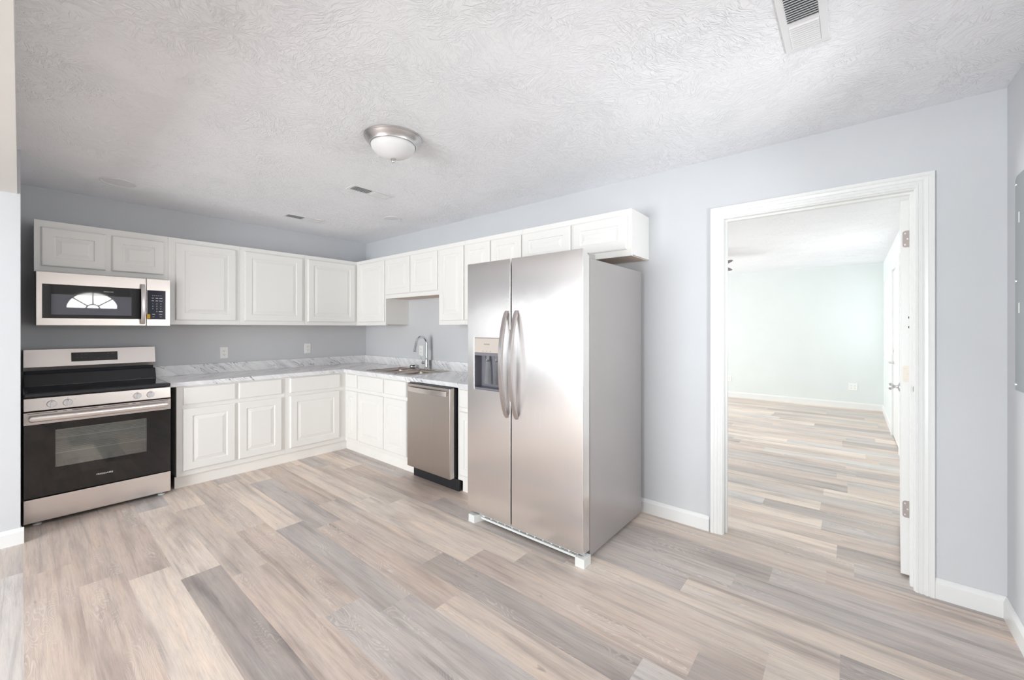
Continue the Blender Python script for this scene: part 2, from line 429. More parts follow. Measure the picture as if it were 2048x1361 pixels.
# floor: one plank surface through all rooms
def build_floor():
    P0, PW, PL = -2.89, 0.1778, 1.22
    T = {'C': (228, 214, 202), 'B': (213, 199, 188), 'P': (209, 193, 182), 'G': (199, 190, 185), 'D': (186, 176, 170), 'L': (212, 206, 202)}
    T = {k: lin(v) for k, v in T.items()}
    offs = {-1: -1.42, 0: -1.5, 1: -.62, 2: -1.965, 3: -2.165, 4: -2.345, 5: -1.81, 6: -1.978, 7: -2.16, 8: -1.812, 9: -1.975, 10: -2.2, 11: -2.425,
            12: -3.01, 13: -3.2, 14: -3.345, 15: -3.575, 19: -4.745, 21: -4.722, 23: -4.727}
    known = [(-1, -2, 'L'), (-1, -1, 'G'), (0, -1, 'P'), (0, -2.2, 'P'), (0, -3.3, 'P'), (1, -1, 'P'), (1, -2.2, 'P'), (1, -3.4, 'P'), (2, -1.5, 'P'), (2, -2.5, 'C'),
             (3, -1.5, 'C'), (3, -2.8, 'D'), (4, -1.8, 'B'), (4, -3, 'P'), (5, -1.2, 'B'), (5, -2.4, 'P'), (5, -3.6, 'G'), (6, -1.4, 'C'), (6, -2.5, 'G'), (6, -3.7, 'G'),
             (7, -1.5, 'G'), (7, -2.7, 'P'), (7, -4, 'B'), (8, -1.2, 'P'), (8, -2.4, 'B'), (8, -3.6, 'D'), (8, -4.8, 'L'), (9, -1.4, 'C'), (9, -2.6, 'C'), (9, -3.8, 'P'), (9, -5, 'D'),
             (10, -1.6, 'B'), (10, -2.8, 'C'), (10, -4, 'B'), (10, -5, 'C'), (11, -1.8, 'P'), (11, -3, 'G'), (11, -4.2, 'C'), (11, -5.2, 'D'), (12, -2.4, 'P'), (12, -3.6, 'G'), (12, -4.6, 'C'),
             (13, -2.6, 'G'), (13, -3.8, 'G'), (13, -5, 'G'), (14, -4, 'D'), (14, -5, 'G'), (15, -4.2, 'B'), (15, -5.2, 'P'), (16, -4.4, 'B'), (17, -4.4, 'C'), (18, -4.5, 'G'), (18, -5.2, 'P'),
             (19, -4.3, 'C'), (19, -5, 'G'), (20, -4.5, 'D'), (21, -4.3, 'C'), (21, -5, 'P'), (22, -4.5, 'G'), (23, -4.3, 'B'), (23, -5, 'C'), (24, -4.5, 'D')]
    b = bmesh.new(); uv = b.loops.layers.uv.new('plank'); cl = b.loops.layers.float_color.new('tone')
    rng = random.Random(11)
    kmin, kmax = -21, 51
    for k in range(kmin, kmax):
        xa, xb = P0 + k * PW, P0 + (k + 1) * PW
        o = offs.get(k, rng.uniform(-3, -1.8))
        j0 = int((o - 2.7) / PL) - 1
        y = o
        while y < 2.7: y += PL
        while y > -5.7:
            ya, yb = max(y - PL, -5.7), min(y, 2.7)
            if yb - ya > 0.01:
                tone = None
                for (kk, yc, t) in known:
                    if kk == k and y - PL < yc <= y: tone = T[t]
                if tone is None: tone = T[rng.choice('CBPPGGDLC')]
                f_ = rng.uniform(0.96, 1.04)
                vs = [b.verts.new(p) for p in ((xa, ya, 0), (xb, ya, 0), (xb, yb, 0), (xa, yb, 0))]
                fc = b.faces.new(vs); ru, rv = rng.uniform(0, 60), rng.uniform(0, 60)
                for lp in fc.loops:
                    lp[uv].uv = (lp.vert.co.y + ru, lp.vert.co.x + rv); lp[cl] = (tone[0] * f_, tone[1] * f_, tone[2] * f_, 1)
            y -= PL
    # slab under the planks
    x0, x1 = P0 + kmin * PW, P0 + kmax * PW
    vs = [b.verts.new((x, yy, z)) for z in (-0.001, -0.1) for (x, yy) in ((x0, -5.7), (x1, -5.7), (x1, 2.7), (x0, 2.7))]
    for f in ((7, 6, 5, 4), (0, 1, 5, 4), (1, 2, 6, 5), (2, 3, 7, 6), (3, 0, 4, 7)): b.faces.new([vs[i] for i in f])
    me = bpy.data.meshes.new('floor'); b.to_mesh(me); b.free(); me.materials.append(M['floor'])
    o = bpy.data.objects.new('floor', me); COL.objects.link(o); structure(o)
build_floor()

st('ceiling', MB().box(WX, 0.115, -LB - 0.02, 2.52, H, H + 0.1), M['ceiling'])
st('ceiling_far', MB().box(0.115, FX, FY - 0.02, 0.32, HF, HF + 0.1), M['ceiling'])
# back wall with the cabinets, right wall with the doorway
st('wall_back', MB().box(X0 - 0.12, 0.115, 0, 0.12, 0, H), M['wall'])
DY0, DY1, DZ = -4.265, -5.145, 2.040          # clear opening between the jambs
RO = 0.018
st('wall_right', MB().grid([-LB - 0.12, DY1 - RO, DY0 + RO, 0], [0, DZ + RO, H], lambda i, j: not (i == 1 and j == 0),
   lambda u, v, k: (0.0 if k == 0 else 0.115, u, v)), M['wall'])
# stub wall beside the range and the header over the wide opening
st('wall_left', MB().box(X0 - 0.12, X0, -0.935, 0, 0, H), M['wall'])
st('trim_1', MB().box(X0 - 0.14, -2.911, -LB, -0.936, 2.166, H), M['header'])
# front wall (behind the camera) with the front door and two windows added for light
FD0, FD1 = -2.60, -1.67
WFx = (-5.7, -3.7)
st('wall_front', MB().grid([WX, WFx[0], WFx[1], FD0 - 0.02, FD1 + 0.02, -1.14, -0.63, 0.0], [0, 0.6, 0.9, 2.0, 2.05, 2.10, H],
   lambda i, j: not ((i == 1 and j in (1, 2, 3)) or (i == 3 and j in (0, 1, 2, 3)) or (i == 5 and j == 2)), lambda u, v, k: (u, -LB - (0 if k == 0 else 0.12), v)), M['wall'])
# adjoining room
WW = [(-0.3, 2.2, 0.6, 1.9), (-4.3, -1.7, 0.05, 2.1)]  # second opening is added, low and tall to throw light upward
st('wall_west', MB().grid([-LB - 0.12, -4.3, -1.7, -0.3, 2.2, 2.5], [0, 0.05, 0.6, 1.9, 2.1, H],
   lambda i, j: not ((i == 3 and j == 2) or (i == 1 and j in (1, 2, 3))), lambda u, v, k: (WX - (0 if k == 0 else 0.12), u, v)), M['wall'])
st('wall_north', MB().box(WX - 0.12, X0 - 0.12, 2.5, 2.62, 0, H), M['wall'])
st('wall_hall', MB().box(X0 - 0.12, X0, 0.12, 2.5, 0, H), M['wall'])
# far room
st('wall_far_back', MB().box(FX, FX + 0.12, FY - 0.12, 0.42, 0, HF + 0.1), M['wall_far'])
SWx = (4.81, 5.82); SDx = (3.07, 4.03)
st('wall_far_side', MB().grid([0.115, SDx[0] - 0.02, SDx[1] + 0.02, SWx[0], SWx[1], FX], [0, 0.86, 2.06, HF + 0.1],
   lambda i, j: not ((i == 3 and j == 1) or (i == 1 and j in (0, 1))), lambda u, v, k: (u, FY - (0 if k == 0 else 0.12), v)), M['wall_far'])
st('wall_far_left', MB().grid([0.115, 1.7, 5.1, FX], [0, 0.1, 2.1, HF + 0.1], lambda i, j: not (i == 1 and j == 1),
   lambda u, v, k: (u, 0.3 + (0 if k == 0 else 0.12), v)), M['wall_far'])  # unseen opening added to light the far room

def baseboard(name, p0, p1, nrm, h=0.098, t=0.014, mat=None):
    prof = [(0, 0), (t, 0), (t, h - 0.022), (t - 0.004, h - 0.014), (t * 0.5, h - 0.007), (0.003, h), (0, h)]
    p0 = Vector((*p0, 0)); p1 = Vector((*p1, 0)); n = Vector((*nrm, 0))
    b = MB(); b.rings([[p + n * d + Vector((0, 0, z)) for d, z in prof] for p in (p0, p1)])
    return st(name, b, M['trim'])
baseboard('baseboard_right', (0, -2.80), (0, DY0 + 0.084), (-1, 0))
baseboard('baseboard_corner', (0, DY1 - 0.074), (0, -LB), (-1, 0))
baseboard('baseboard_front', (FD1 + 0.10, -LB), (-0.0, -LB), (0, 1))
baseboard('baseboard_left', (X0 - 0.12, -0.935), (X0 + 0.014, -0.935), (0, -1))
baseboard('baseboard_stub', (X0, -0.90), (X0, -0.935), (1, 0), t=0.0105)
baseboard('baseboard_far_back', (FX, FY), (FX, 0.3), (-1, 0), 0.105)
baseboard('baseboard_far_side', (SDx[1] + 0.10, FY), (FX, FY), (0, 1), 0.105)
baseboard('baseboard_far_near', (0.13, FY), (SDx[0] - 0.10, FY), (0, 1), 0.105)

# windows (frames and panes); the last four are unseen, added to bring light
def window(name, F, u0, u1, v0, v1, flush=False):
    r = bpy.data.objects.new(name, None); COL.objects.link(r); structure(r); r.location = F((u0 + u1) / 2, v0, 0)
    f = 0.02 if flush else 0.05; q = 0.029 if flush else 0.0
    MB().grid([u0, u0 + f, u1 - f, u1], [v0, v0 + f, (v0 + v1) / 2 - 0.02, (v0 + v1) / 2 + 0.02, v1 - f, v1], lambda i, j: not (i == 1 and j in (1, 3)),
              lambda u, v, k: F(u, v, -0.03 + q - 0.05 * k)).build('window_frame', M['trim'], r)
    MB().grid([u0 + f, u1 - f], [v0 + f, v1 - f], lambda i, j: True, lambda u, v, k: F(u, v, -0.055 + q * 1.75 - 0.004 * k)).build('window_pane', M['glow_pane' if flush else 'pane'], r)
    if not flush: MB().grid([u0 - 0.07, u0, u1, u1 + 0.07], [v0 - 0.07, v0, v1, v1 + 0.07], lambda i, j: not (i == 1 and j == 1),
              lambda u, v, k: F(u, v, 0.014 * (1 - k) + 0.0005)).build('window_casing', M['trim'], r)
window('window_1', lambda u, v, w_: Vector((u, FY + w_, v)), SWx[0], SWx[1], 0.86, 2.06, True)
window('window_2', lambda u, v, w_: Vector((WX + w_, u, v)), WW[0][0], WW[0][1], 0.6, 1.9)
window('added_window_3', lambda u, v, w_: Vector((WX + w_, u, v)), WW[1][0], WW[1][1], 0.05, 2.1)
window('added_window_4', lambda u, v, w_: Vector((u, -LB + w_, v)), WFx[0], WFx[1], 0.6, 2.05)
window('added_window_6', lambda u, v, w_: Vector((u, -LB + w_, v)), -1.14, -0.63, 0.9, 2.0)
window('added_window_5', lambda u, v, w_: Vector((u, 0.3 - w_, v)), 1.7, 5.1, 0.1, 2.1)

# doorway: jambs with stop, moulded casing
def casing(name, F, ul, ur, zt, prof, parent=None):
    """prof: (distance from the opening, projection); legs and head mitred"""
    b = MB()
    path = lambda d, w_: [F(ul - d, 0.0, w_), F(ul - d, zt + d, w_), F(ur + d, zt + d, w_), F(ur + d, 0.0, w_)]
    cols = [path(d, w_) for d, w_ in prof]
    ringsv = [[c[i] for c in cols] for i in range(4)]
    b.rings(ringsv)
    return b.build(name, M['trim'], parent)
cprof = [(0, 0), (0, 0.008), (0.004, 0.011), (0.010, 0.011), (0.013, 0.008), (0.018, 0.012), (0.026, 0.012), (0.029, 0.009), (0.034, 0.014), (0.046, 0.016), (0.049, 0.013),
         (0.054, 0.018), (0.068, 0.018), (0.070, 0.016), (0.070, 0)]
structure(casing('trim_2', FB, -DY0 - 0.004, -DY1 + 0.004, DZ + 0.006, cprof))
FBF = lambda u, v, w_: Vector((0.115 + w_, -u, v))
structure(casing('trim_3', FBF, -DY0 - 0.004, -DY1 + 0.004, DZ + 0.006, cprof))
jb = MB()
for (a, c) in ((DY0, DY0 + RO), (DY1 - RO, DY1)): jb.box(-0.001, 0.116, a, c, 0, DZ + RO)
jb.box(-0.001, 0.116, DY1, DY0, DZ, DZ + RO)
for (a, c) in ((DY0 - 0.011, DY0), (DY1, DY1 + 0.011)): jb.box(0.04, 0.076, a, c, 0, DZ - 0.011)
jb.box(0.04, 0.076, DY1, DY0, DZ - 0.011, DZ)
jo = st('trim_4', jb, M['trim'])
MB().box(0.028, 0.038, DY1 - 0.001, DY1 + 0.0006, 1.008, 1.034).build('strike_hole', M['dark'], jo)

# the open door: hinged on the right jamb, swung a little past square into the far room
dr = thing('door_1', None, None, (0.118, DY1 + 0.004, 0.0), rz=R(-3.6)); structure(dr, 'white interior door standing open into the bright far room')
DT = 0.035
b = MB(); b.box(0.010, 0.82, 0.002, 0.002 + DT, 0.015, 2.02)
b.build('door_slab', M['trim'], dr, bev=0.002, local=True)
for (zc, mt, lab) in ((1.812, 'hinge', None), (1.090, 'hingew', 'hinge painted over in cream'), (0.366, 'hinge', None)):
    b = MB(); rr = 0.012; pts = []
    y0_, y1_, z0_, z1_ = -0.012, 0.030, zc - 0.0445, zc + 0.0445
    for (cy, cz, a0) in ((y1_ - rr, z1_ - rr, 0), (y1_ - rr, z0_ + rr, -90)):
        for k in range(5):
            a = R(a0 + 90 - 22.5 * k); pts.append((cy + rr * math.cos(a), cz + rr * math.sin(a)))
    pts += [(y0_, z0_), (y0_, z1_)]
    b.prism(pts, lambda y, z: Vector((0.0078, y, z)), lambda y, z: Vector((0.0098, y, z)))
    b.tube([(0.004, -0.008, z0_), (0.004, -0.008, z1_)], 0.006, 10)
    h_ = b.build('hinge', M[mt], dr, local=True)
    if lab: h_['label'] = lab
    for (yy, zz) in ((0.020, zc + 0.03), (0.010, zc), (0.020, zc - 0.03)):
        MB().lathe([(0.0045, 0), (0.0045, 0.0008), (0.003, 0.0014)], (0.0078, yy, zz), (-1, 0, 0), 12).build('screw', M['nickel'] if mt == 'hinge' else M['hingew'], h_, local=True)
for zz in (1.392, 1.340): MB().box(0.0094, 0.0101, 0.004, 0.0075, zz - 0.006, zz + 0.006).build('screw_hole', M['dark'], dr, local=True)
b = MB(); kx, kz = 0.755, 0.94
b.lathe([(0.029, 0), (0.029, 0.004), (0.022, 0.008), (0.010, 0.011), (0.009, 0.024), (0.013, 0.030), (0.021, 0.037), (0.024, 0.045), (0.022, 0.053), (0.013, 0.059), (0.0, 0.061)],
        (kx, 0.002 + DT, kz), (0, 1, 0), 28)
b.build('door_knob', M['nickel'], dr, smooth=True, local=True)

# far-room glazed exterior door
d2 = thing('door_2', None, None, (SDx[0], FY, 0)); structure(d2, 'half glazed white exterior door in the far room side wall')
FS = lambda u, v, w_: Vector((u, FY + w_, v))
g0, g1, gz0, gz1 = SDx[0] + 0.09, SDx[1] - 0.17, 0.99, 1.98
MB().grid([SDx[0], g0, g1, SDx[1]], [0.01, gz0, gz1, 2.04], lambda i, j: not (i == 1 and j == 1), lambda u, v, k: FS(u, v, -0.002 - 0.04 * k)).build('door_slab', M['trim'], d2)
b = MB()
for k in (1, 2): b.box(g0 + (g1 - g0) * k / 3 - 0.008, g0 + (g1 - g0) * k / 3 + 0.008, FY - 0.04, FY - 0.004, gz0, gz1)
for k in (1, 2): b.box(g0, g1, FY - 0.04, FY - 0.004, gz0 + (gz1 - gz0) * k / 3 - 0.008, gz0 + (gz1 - gz0) * k / 3 + 0.008)
b.build('glazing_bar', M['trim'], d2)
MB().box(g0, g1, FY - 0.010, FY - 0.006, gz0, gz1).build('door_pane', M['glow_pane'], d2)
b = MB(); lx, lz = 3.94, 0.915
b.lathe([(0.03, 0), (0.03, 0.006), (0.012, 0.01), (0.011, 0.05)], (lx, FY - 0.012, lz), (0, 1, 0), 20)
b.tube([(lx + 0.005, FY + 0.038, lz), (lx - 0.05, FY + 0.042, lz - 0.002), (lx - 0.11, FY + 0.040, lz - 0.006)], [0.010, 0.009, 0.007], 10)
b.lathe([(0.026, 0), (0.026, 0.01), (0.012, 0.016)], (lx, FY - 0.012, lz + 0.14), (0, 1, 0), 20)
b.build('door_handle', M['nickel'], d2, smooth=True)
structure(casing('trim_5', FS, SDx[0], SDx[1], 2.05, [(0, 0), (0, 0.014), (0.06, 0.018), (0.07, 0.014), (0.07, 0)]))

# front door with the fan light (behind the camera; it shows in the microwave glass)
d3 = thing('door_3', None, None, (FD0, -LB, 0)); structure(d3, 'white front door with a half round fan light')
cx, cz, ra, rb = -2.135, 1.655, 0.305, 0.27
yo, yi = -LB - 0.055, -LB - 0.010
b = MB(); b.box(FD0, FD1, yo, yi, 0.01, cz); b.box(FD0, cx - ra, yo, yi, cz, 2.04); b.box(cx + ra, FD1, yo, yi, cz, 2.04)
NS = 24
arc = [(cx - ra * math.cos(math.pi * k / NS), cz + rb * math.sin(math.pi * k / NS)) for k in range(NS + 1)]
for (p, q) in zip(arc, arc[1:]):
    b.hexa([(p[0], yo, p[1]), (p[0], yo, 2.04), (p[0], yi, p[1]), (p[0], yi, 2.04), (q[0], yo, q[1]), (q[0], yo, 2.04), (q[0], yi, q[1]), (q[0], yi, 2.04)])
b.build('door_slab', M['trim'], d3)
b = MB()
ym = -LB - 0.02
b.tube([(x, ym, z) for x, z in arc], 0.011, 8); b.tube([(cx - ra, ym, cz), (cx + ra, ym, cz)], 0.011, 8)
sm = [(cx - 0.08 * math.cos(math.pi * k / 10), ym, cz + 0.07 * math.sin(math.pi * k / 10)) for k in range(11)]
b.tube(sm, 0.008, 8)
for a in (40, 90, 140): b.tube([(cx + 0.08 * math.cos(R(a)), ym, cz + 0.07 * math.sin(R(a))), (cx + ra * math.cos(R(a)), ym, cz + rb * math.sin(R(a)))], 0.008, 8)
b.build('fan_light_bars', M['came'], d3)
b = MB(); b.prism(arc, lambda x, z: Vector((x, -LB - 0.033, z)), lambda x, z: Vector((x, -LB - 0.028, z))); b.build('fan_light_pane', M['pane'], d3)
structure(casing('trim_6', lambda u, v, w_: Vector((u, -LB + w_, v)), FD0 - 0.005, FD1 + 0.005, 2.05, [(0, 0), (0, 0.014), (0.06, 0.018), (0.07, 0.014), (0.07, 0)]))

# ------------------------------------------------------------------ kitchen cabinets
UB, UT = 1.372, 2.134
GU = 'white raised panel wall cabinets'; GBASE = 'white raised panel base cabinets'
def wall_cab(F, u0, u1, v0, v1, doors, label, loc, depth=0.305):
    r = thing('wall_cabinet', label, 'cabinet', loc, GU)
    b = MB(); p, q = F(u0, v0, 0.0), F(u1, v1, depth)
    b.box(p.x, q.x, p.y, q.y, v0 + 0.004, v1); b.build('cabinet_box', M['cab'], r, bev=0.001)
    p, q = F(u0 + 0.016, 0, 0.004), F(u1 - 0.016, 0, depth - 0.018)
    MB().box(p.x, q.x, p.y, q.y, v0, v0 + 0.0042).build('bottom_panel', M['cabwood'], r)
    # face frame lip reaching below the bottom panel
    p, q = F(u0, 0, depth - 0.0185), F(u1, 0, depth)
    MB().box(p.x, q.x, p.y, q.y, v0 - 0.004, v0 + 0.0041).build('face_frame', M['cab'], r)
    for (a, c, d, e) in doors: panel_door(F, a, c, d, e, depth + 0.001, 'door', r)
    return r
DZ0, DZ1 = 1.407, 2.092
wall_cab(FA, -2.835, -2.074, 1.758, UT, [(-2.80, -2.463, 1.797, 2.083), (-2.426, -2.102, 1.797, 2.083)],
         'low white two door wall cabinet directly above the microwave', (-2.45, 0, 1.758))
wall_cab(FA, -2.073, -1.529, UB, UT, [(-2.023, -1.564, DZ0, DZ1)], 'white one door wall cabinet immediately right of the microwave', (-1.8, 0, UB))
wall_cab(FA, -1.528, -0.913, UB, UT, [(-1.492, -0.941, DZ0, DZ1)], 'widest one door white wall cabinet, middle of the back wall row', (-1.22, 0, UB))
wall_cab(FA, -0.912, -0.001, UB, UT, [(-0.884, -0.332, DZ0, DZ1)], 'white wall cabinet on the back wall running into the room corner', (-0.45, 0, UB))
wall_cab(FB, 0.3075, 0.924, UB, UT, [(0.385, 0.909, DZ0, DZ1)], 'white one door wall cabinet on the sink wall next to the room corner', (0, -0.62, UB))
wall_cab(FB, 0.925, 1.824, 1.666, UT, [(0.940, 1.370, 1.703, DZ1), (1.399, 1.811, 1.703, DZ1)], 'short white two door wall cabinet hanging above the sink', (0, -1.37, 1.666))
wall_cab(FB, 1.825, 2.188, UB, UT, [(1.850, 2.182, DZ0, DZ1)], 'narrow tall white wall cabinet between sink and fridge', (0, -2.0, UB))
wall_cab(FB, 2.189, 2.857, UB, UT, [(2.196, 2.508, DZ0, DZ1), (2.525, 2.85, DZ0, DZ1)], 'tall two door white wall cabinet mostly hidden behind the left fridge door', (0, -2.5, UB))
wall_cab(FB, 2.858, 3.777, 1.824, UT, [(2.868, 3.314, 1.862, DZ1), (3.334, 3.750, 1.862, DZ1)], 'low white two door wall cabinet over the fridge with open underside', (0, -3.3, 1.824))

CT = 0.888; BT = 0.8495
def base_cab(F, u0, u1, fronts, label, loc, depth=0.61, z0=0.098, hole=None):
    r = thing('base_cabinet', label, 'cabinet', loc, GBASE)
    fr = F
    # carcass as panels so that the sink bowls hang free inside
    b = MB()
    def bx(a, c, d, e, w0, w1):
        p, q = fr(a, d, w0), fr(c, e, w1); b.box(p.x, q.x, p.y, q.y, d, e)
    bx(u0, u0 + 0.016, z0, BT, 0.002, depth - 0.0195); bx(u1 - 0.016, u1, z0, BT, 0.002, depth - 0.0195)
    bx(u0 + 0.0165, u1 - 0.0165, z0, z0 + 0.016, 0.002, depth - 0.0195); bx(u0 + 0.0165, u1 - 0.0165, z0 + 0.017, BT, 0.002, 0.012)
    b.build('cabinet_box', M['cab'], r)
    p, q = fr(u0, z0, depth - 0.019), fr(u1, BT, depth)
    MB().box(p.x, q.x, p.y, q.y, z0, BT).build('face_frame', M['cab'], r, bev=0.001)
    for (kind, a, c, d, e) in fronts: panel_door(F, a, c, d, e, depth + 0.001, kind, r, flat=(kind == 'drawer_front'))
    return r
ZD0, ZD1, ZO0, ZO1 = 0.694, 0.838, 0.143, 0.660
base_cab(FA, -2.075, -1.236, [('drawer_front', -2.030, -1.656, ZD0, ZD1), ('drawer_front', -1.632, -1.268, ZD0, ZD1), ('door', -2.033, -1.658, ZO0, ZO1), ('door', -1.633, -1.268, ZO0, ZO1)],
         'white base cabinet with two drawers over two doors, right of the range', (-1.65, 0, 0))
base_cab(FA, -1.235, -0.002, [('drawer_front', -1.190, -0.676, ZD0, ZD1), ('door', -1.190, -0.684, ZO0, ZO1)],
         'white base cabinet with one wide drawer and door, ending at the corner', (-0.92, 0, 0))
base_cab(FB, 0.6125, 0.882, [('drawer_front', 0.652, 0.868, ZD0, ZD1), ('door', 0.652, 0.868, ZO0, ZO1)], 'very narrow white base cabinet in the inside corner left of the sink', (0, -0.75, 0))
base_cab(FB, 0.883, 1.780, [('drawer_front', 0.908, 1.360, ZD0, ZD1), ('drawer_front', 1.386, 1.740, ZD0, ZD1), ('door', 0.898, 1.362, ZO0, ZO1), ('door', 1.376, 1.745, ZO0, ZO1)],
         'white two door sink base cabinet left of the dishwasher', (0, -1.33, 0))
base_cab(FB, 2.425, 2.800, [('drawer_front', 2.45, 2.77, ZD0, ZD1), ('door', 2.45, 2.77, ZO0, ZO1)], 'white base cabinet sliver between the dishwasher and the fridge', (0, -2.62, 0))

b = MB(); b.box(-2.082, -0.578, -0.583, -0.566, 0, 0.0972)
tag(b.build('toe_kick_board', M['kick'], bev=0.001), 'long whitewashed toe kick board under the back wall base cabinets', 'kick board')
b = MB(); b.box(-0.583, -0.566, -1.835, -0.585, 0, 0.0972)
tag(b.build('toe_kick_board', M['kick'], bev=0.001), 'white toe kick board under the sink cabinet, ending at the dishwasher', 'kick board')
b = MB(); b.box(-0.583, -0.566, -2.80, -2.452, 0, 0.0972)
tag(b.build('toe_kick_board', M['kick'], bev=0.001), 'short white toe kick board tucked in beside the fridge', 'kick board')

# worktop: one L shaped slab with the sink cut-out and an upstand
SX0, SX1, SY0, SY1 = -0.545, -0.052, -0.930, -1.690
xs = [-2.122, -0.635, SX0 + 0.012, SX1 - 0.012, -0.001]
ys = [-2.805, SY1 + 0.012, SY0 - 0.012, -0.635, -0.001]
wt = thing('worktop', 'white marble look L shaped worktop running from the range to the fridge', 'worktop', (-0.6, -0.6, BT + 0.0005))
def wmask(i, j):
    if i == 0: return j == 3
    if i == 2 and j == 1: return False
    return True
MB().grid(xs, ys, wmask, lambda u, v, k: Vector((u, v, CT if k == 0 else BT + 0.0008))).build('countertop', M['marble'], wt, bev=0.005, seg=3)
b = MB()
b.prism([(-2.122, -0.001), (-2.122, -0.021), (-0.021, -0.021), (-0.021, -2.805), (-0.001, -2.805), (-0.001, -0.001)], lambda x, y: Vector((x, y, CT + 0.0003)), lambda x, y: Vector((x, y, 0.985)))
b.build('backsplash', M['marble'], wt, bev=0.002)

# ------------------------------------------------------------------ sink, tap, strainer
sk = thing('kitchen_sink', 'double bowl stainless drop in sink set into the marble worktop', 'sink', (-0.3, -1.31, CT))
b = MB(); zr = CT + 0.004
bx0, bx1 = SX0 + 0.028, SX1 - 0.088
bys = [(SY1 + 0.030, -1.325), (-1.295, SY0 - 0.030)]
xs = [SX0, bx0, bx1, SX1]; ys = [SY1, bys[0][0], bys[0][1], bys[1][0], bys[1][1], SY0]
b.grid(xs, ys, lambda i, j: not (i == 1 and j in (1, 3)), lambda u, v, k: Vector((u, v, zr if k == 0 else CT + 0.0008)))
b.build('sink_rim', M['sink'], sk, bev=0.002)
for (ya, yb) in bys:
    def rect(d, z, rr):
        out = []
        for (cxx, cyy, a0) in ((bx1 - d - rr, yb - d - rr, 0), (bx0 + d + rr, yb - d - rr, 90), (bx0 + d + rr, ya + d + rr, 180), (bx1 - d - rr, ya + d + rr, 270)):
            for k in range(6):
                a = R(a0 + 18 * k); out.append(Vector((cxx + rr * math.cos(a), cyy + rr * math.sin(a), z)))
        return out
    b = MB(); b.rings([rect(0.0005, zr - 0.0005, 0.03), rect(0.004, zr - 0.03, 0.04), rect(0.010, CT - 0.15, 0.05), rect(0.03, CT - 0.175, 0.05), rect(0.09, CT - 0.18, 0.03)], False, True)
    bo = b.build('bowl', M['sink'], sk, smooth=True)
    md = bo.modifiers.new('solid', 'SOLIDIFY'); md.thickness = 0.001; md.offset = 0
    c_ = ((bx0 + bx1) / 2, (ya + yb) / 2, CT - 0.1795)
    MB().lathe([(0.045, 0), (0.045, 0.002), (0.035, 0.003), (0.02, 0.001), (0.0, 0.001)], c_, n=24).build('drain', M['chrome'], bo)

fa = thing('kitchen_tap', 'tall chrome gooseneck pull down tap behind the sink', 'tap', (-0.085, -1.365, zr))
FXp, FYp = -0.087, -1.365
b = MB(); pl = []
for (cyy, a0) in ((FYp + 0.105, 0), (FYp - 0.105, 180)):
    for k in range(9):
        a = R(a0 + 22.5 * k); pl.append((FXp + 0.027 * math.sin(-a if a0 == 0 else -a) * 1.0, cyy + 0.027 * math.cos(a)))
pts = []
for k in range(13):
    a = R(180 * k / 12); pts.append((FXp - 0.027 * math.cos(a), FYp + 0.10 + 0.027 * math.sin(a)))
for k in range(13):
    a = R(180 + 180 * k / 12); pts.append((FXp - 0.027 * math.cos(a), FYp - 0.10 + 0.027 * math.sin(a)))
b.prism(pts, lambda x, y: Vector((x, y, zr + 0.0002)), lambda x, y: Vector((x, y, zr + 0.005)))
b.build('deck_plate', M['chrome'], fa, bev=0.0015)
b = MB(); b.lathe([(0.026, 0.005), (0.026, 0.010), (0.0215, 0.014), (0.021, 0.10), (0.018, 0.115), (0.0145, 0.125)], (FXp, FYp, zr), n=28)
b.build('tap_body', M['chrome'], fa, smooth=True)
def arcpts():
    out = [(FXp, FYp, zr + 0.12), (FXp, FYp, CT + 0.285)]
    rr = 0.07
    for k in range(1, 15):
        a = R(k * 165 / 14); out.append((FXp - rr + rr * math.cos(a), FYp, CT + 0.285 + rr * math.sin(a)))
    return out
ap = arcpts()
MB().tube(ap, 0.0138, 18).build('spout', M['chrome'], fa, smooth=True)
e = Vector(ap[-1]); d_ = (e - Vector(ap[-2])).normalized()
d_ = Vector((-0.2, 0, -1)).normalized()
b = MB(); b.tube([e, e + d_ * 0.006, e + d_ * 0.012, e + d_ * 0.085, e + d_ * 0.105, e + d_ * 0.108], [0.0139, 0.0150, 0.0155, 0.0172, 0.0190, 0.0170], 20)
b.build('spray_head', M['chrome'], fa, smooth=True)
b = MB()
b.lathe([(0.018, 0), (0.018, 0.05), (0.0165, 0.053)], (FXp, FYp + 0.018, zr + 0.068), (0, 1, 0), 22)
b.tube([(FXp - 0.004, FYp + 0.062, zr + 0.080), (FXp - 0.010, FYp + 0.083, zr + 0.112), (FXp - 0.018, FYp + 0.105, zr + 0.150)], [0.006, 0.0055, 0.005], 10)
b.build('lever', M['chrome'], fa, smooth=True)

ss = thing('sink_strainer', 'small chrome basket strainer with black seal resting on the sink rim', 'strainer', (-0.10, -1.14, zr))
q = Vector((-0.098, -1.130, zr + 0.0003))
MB().lathe([(0.018, 0), (0.034, 0.003), (0.037, 0.012), (0.036, 0.022), (0.030, 0.024)], q, n=26).build('basket', M['chrome'], ss, smooth=True)
MB().lathe([(0.028, 0.0242), (0.030, 0.027), (0.028, 0.031), (0.010, 0.032)], q, n=26).build('seal', M['blackp'], ss, smooth=True)
MB().lathe([(0.004, 0.032), (0.004, 0.046), (0.007, 0.049), (0.006, 0.054), (0.0, 0.056)], q, n=14).build('knob', M['white'], ss, smooth=True)

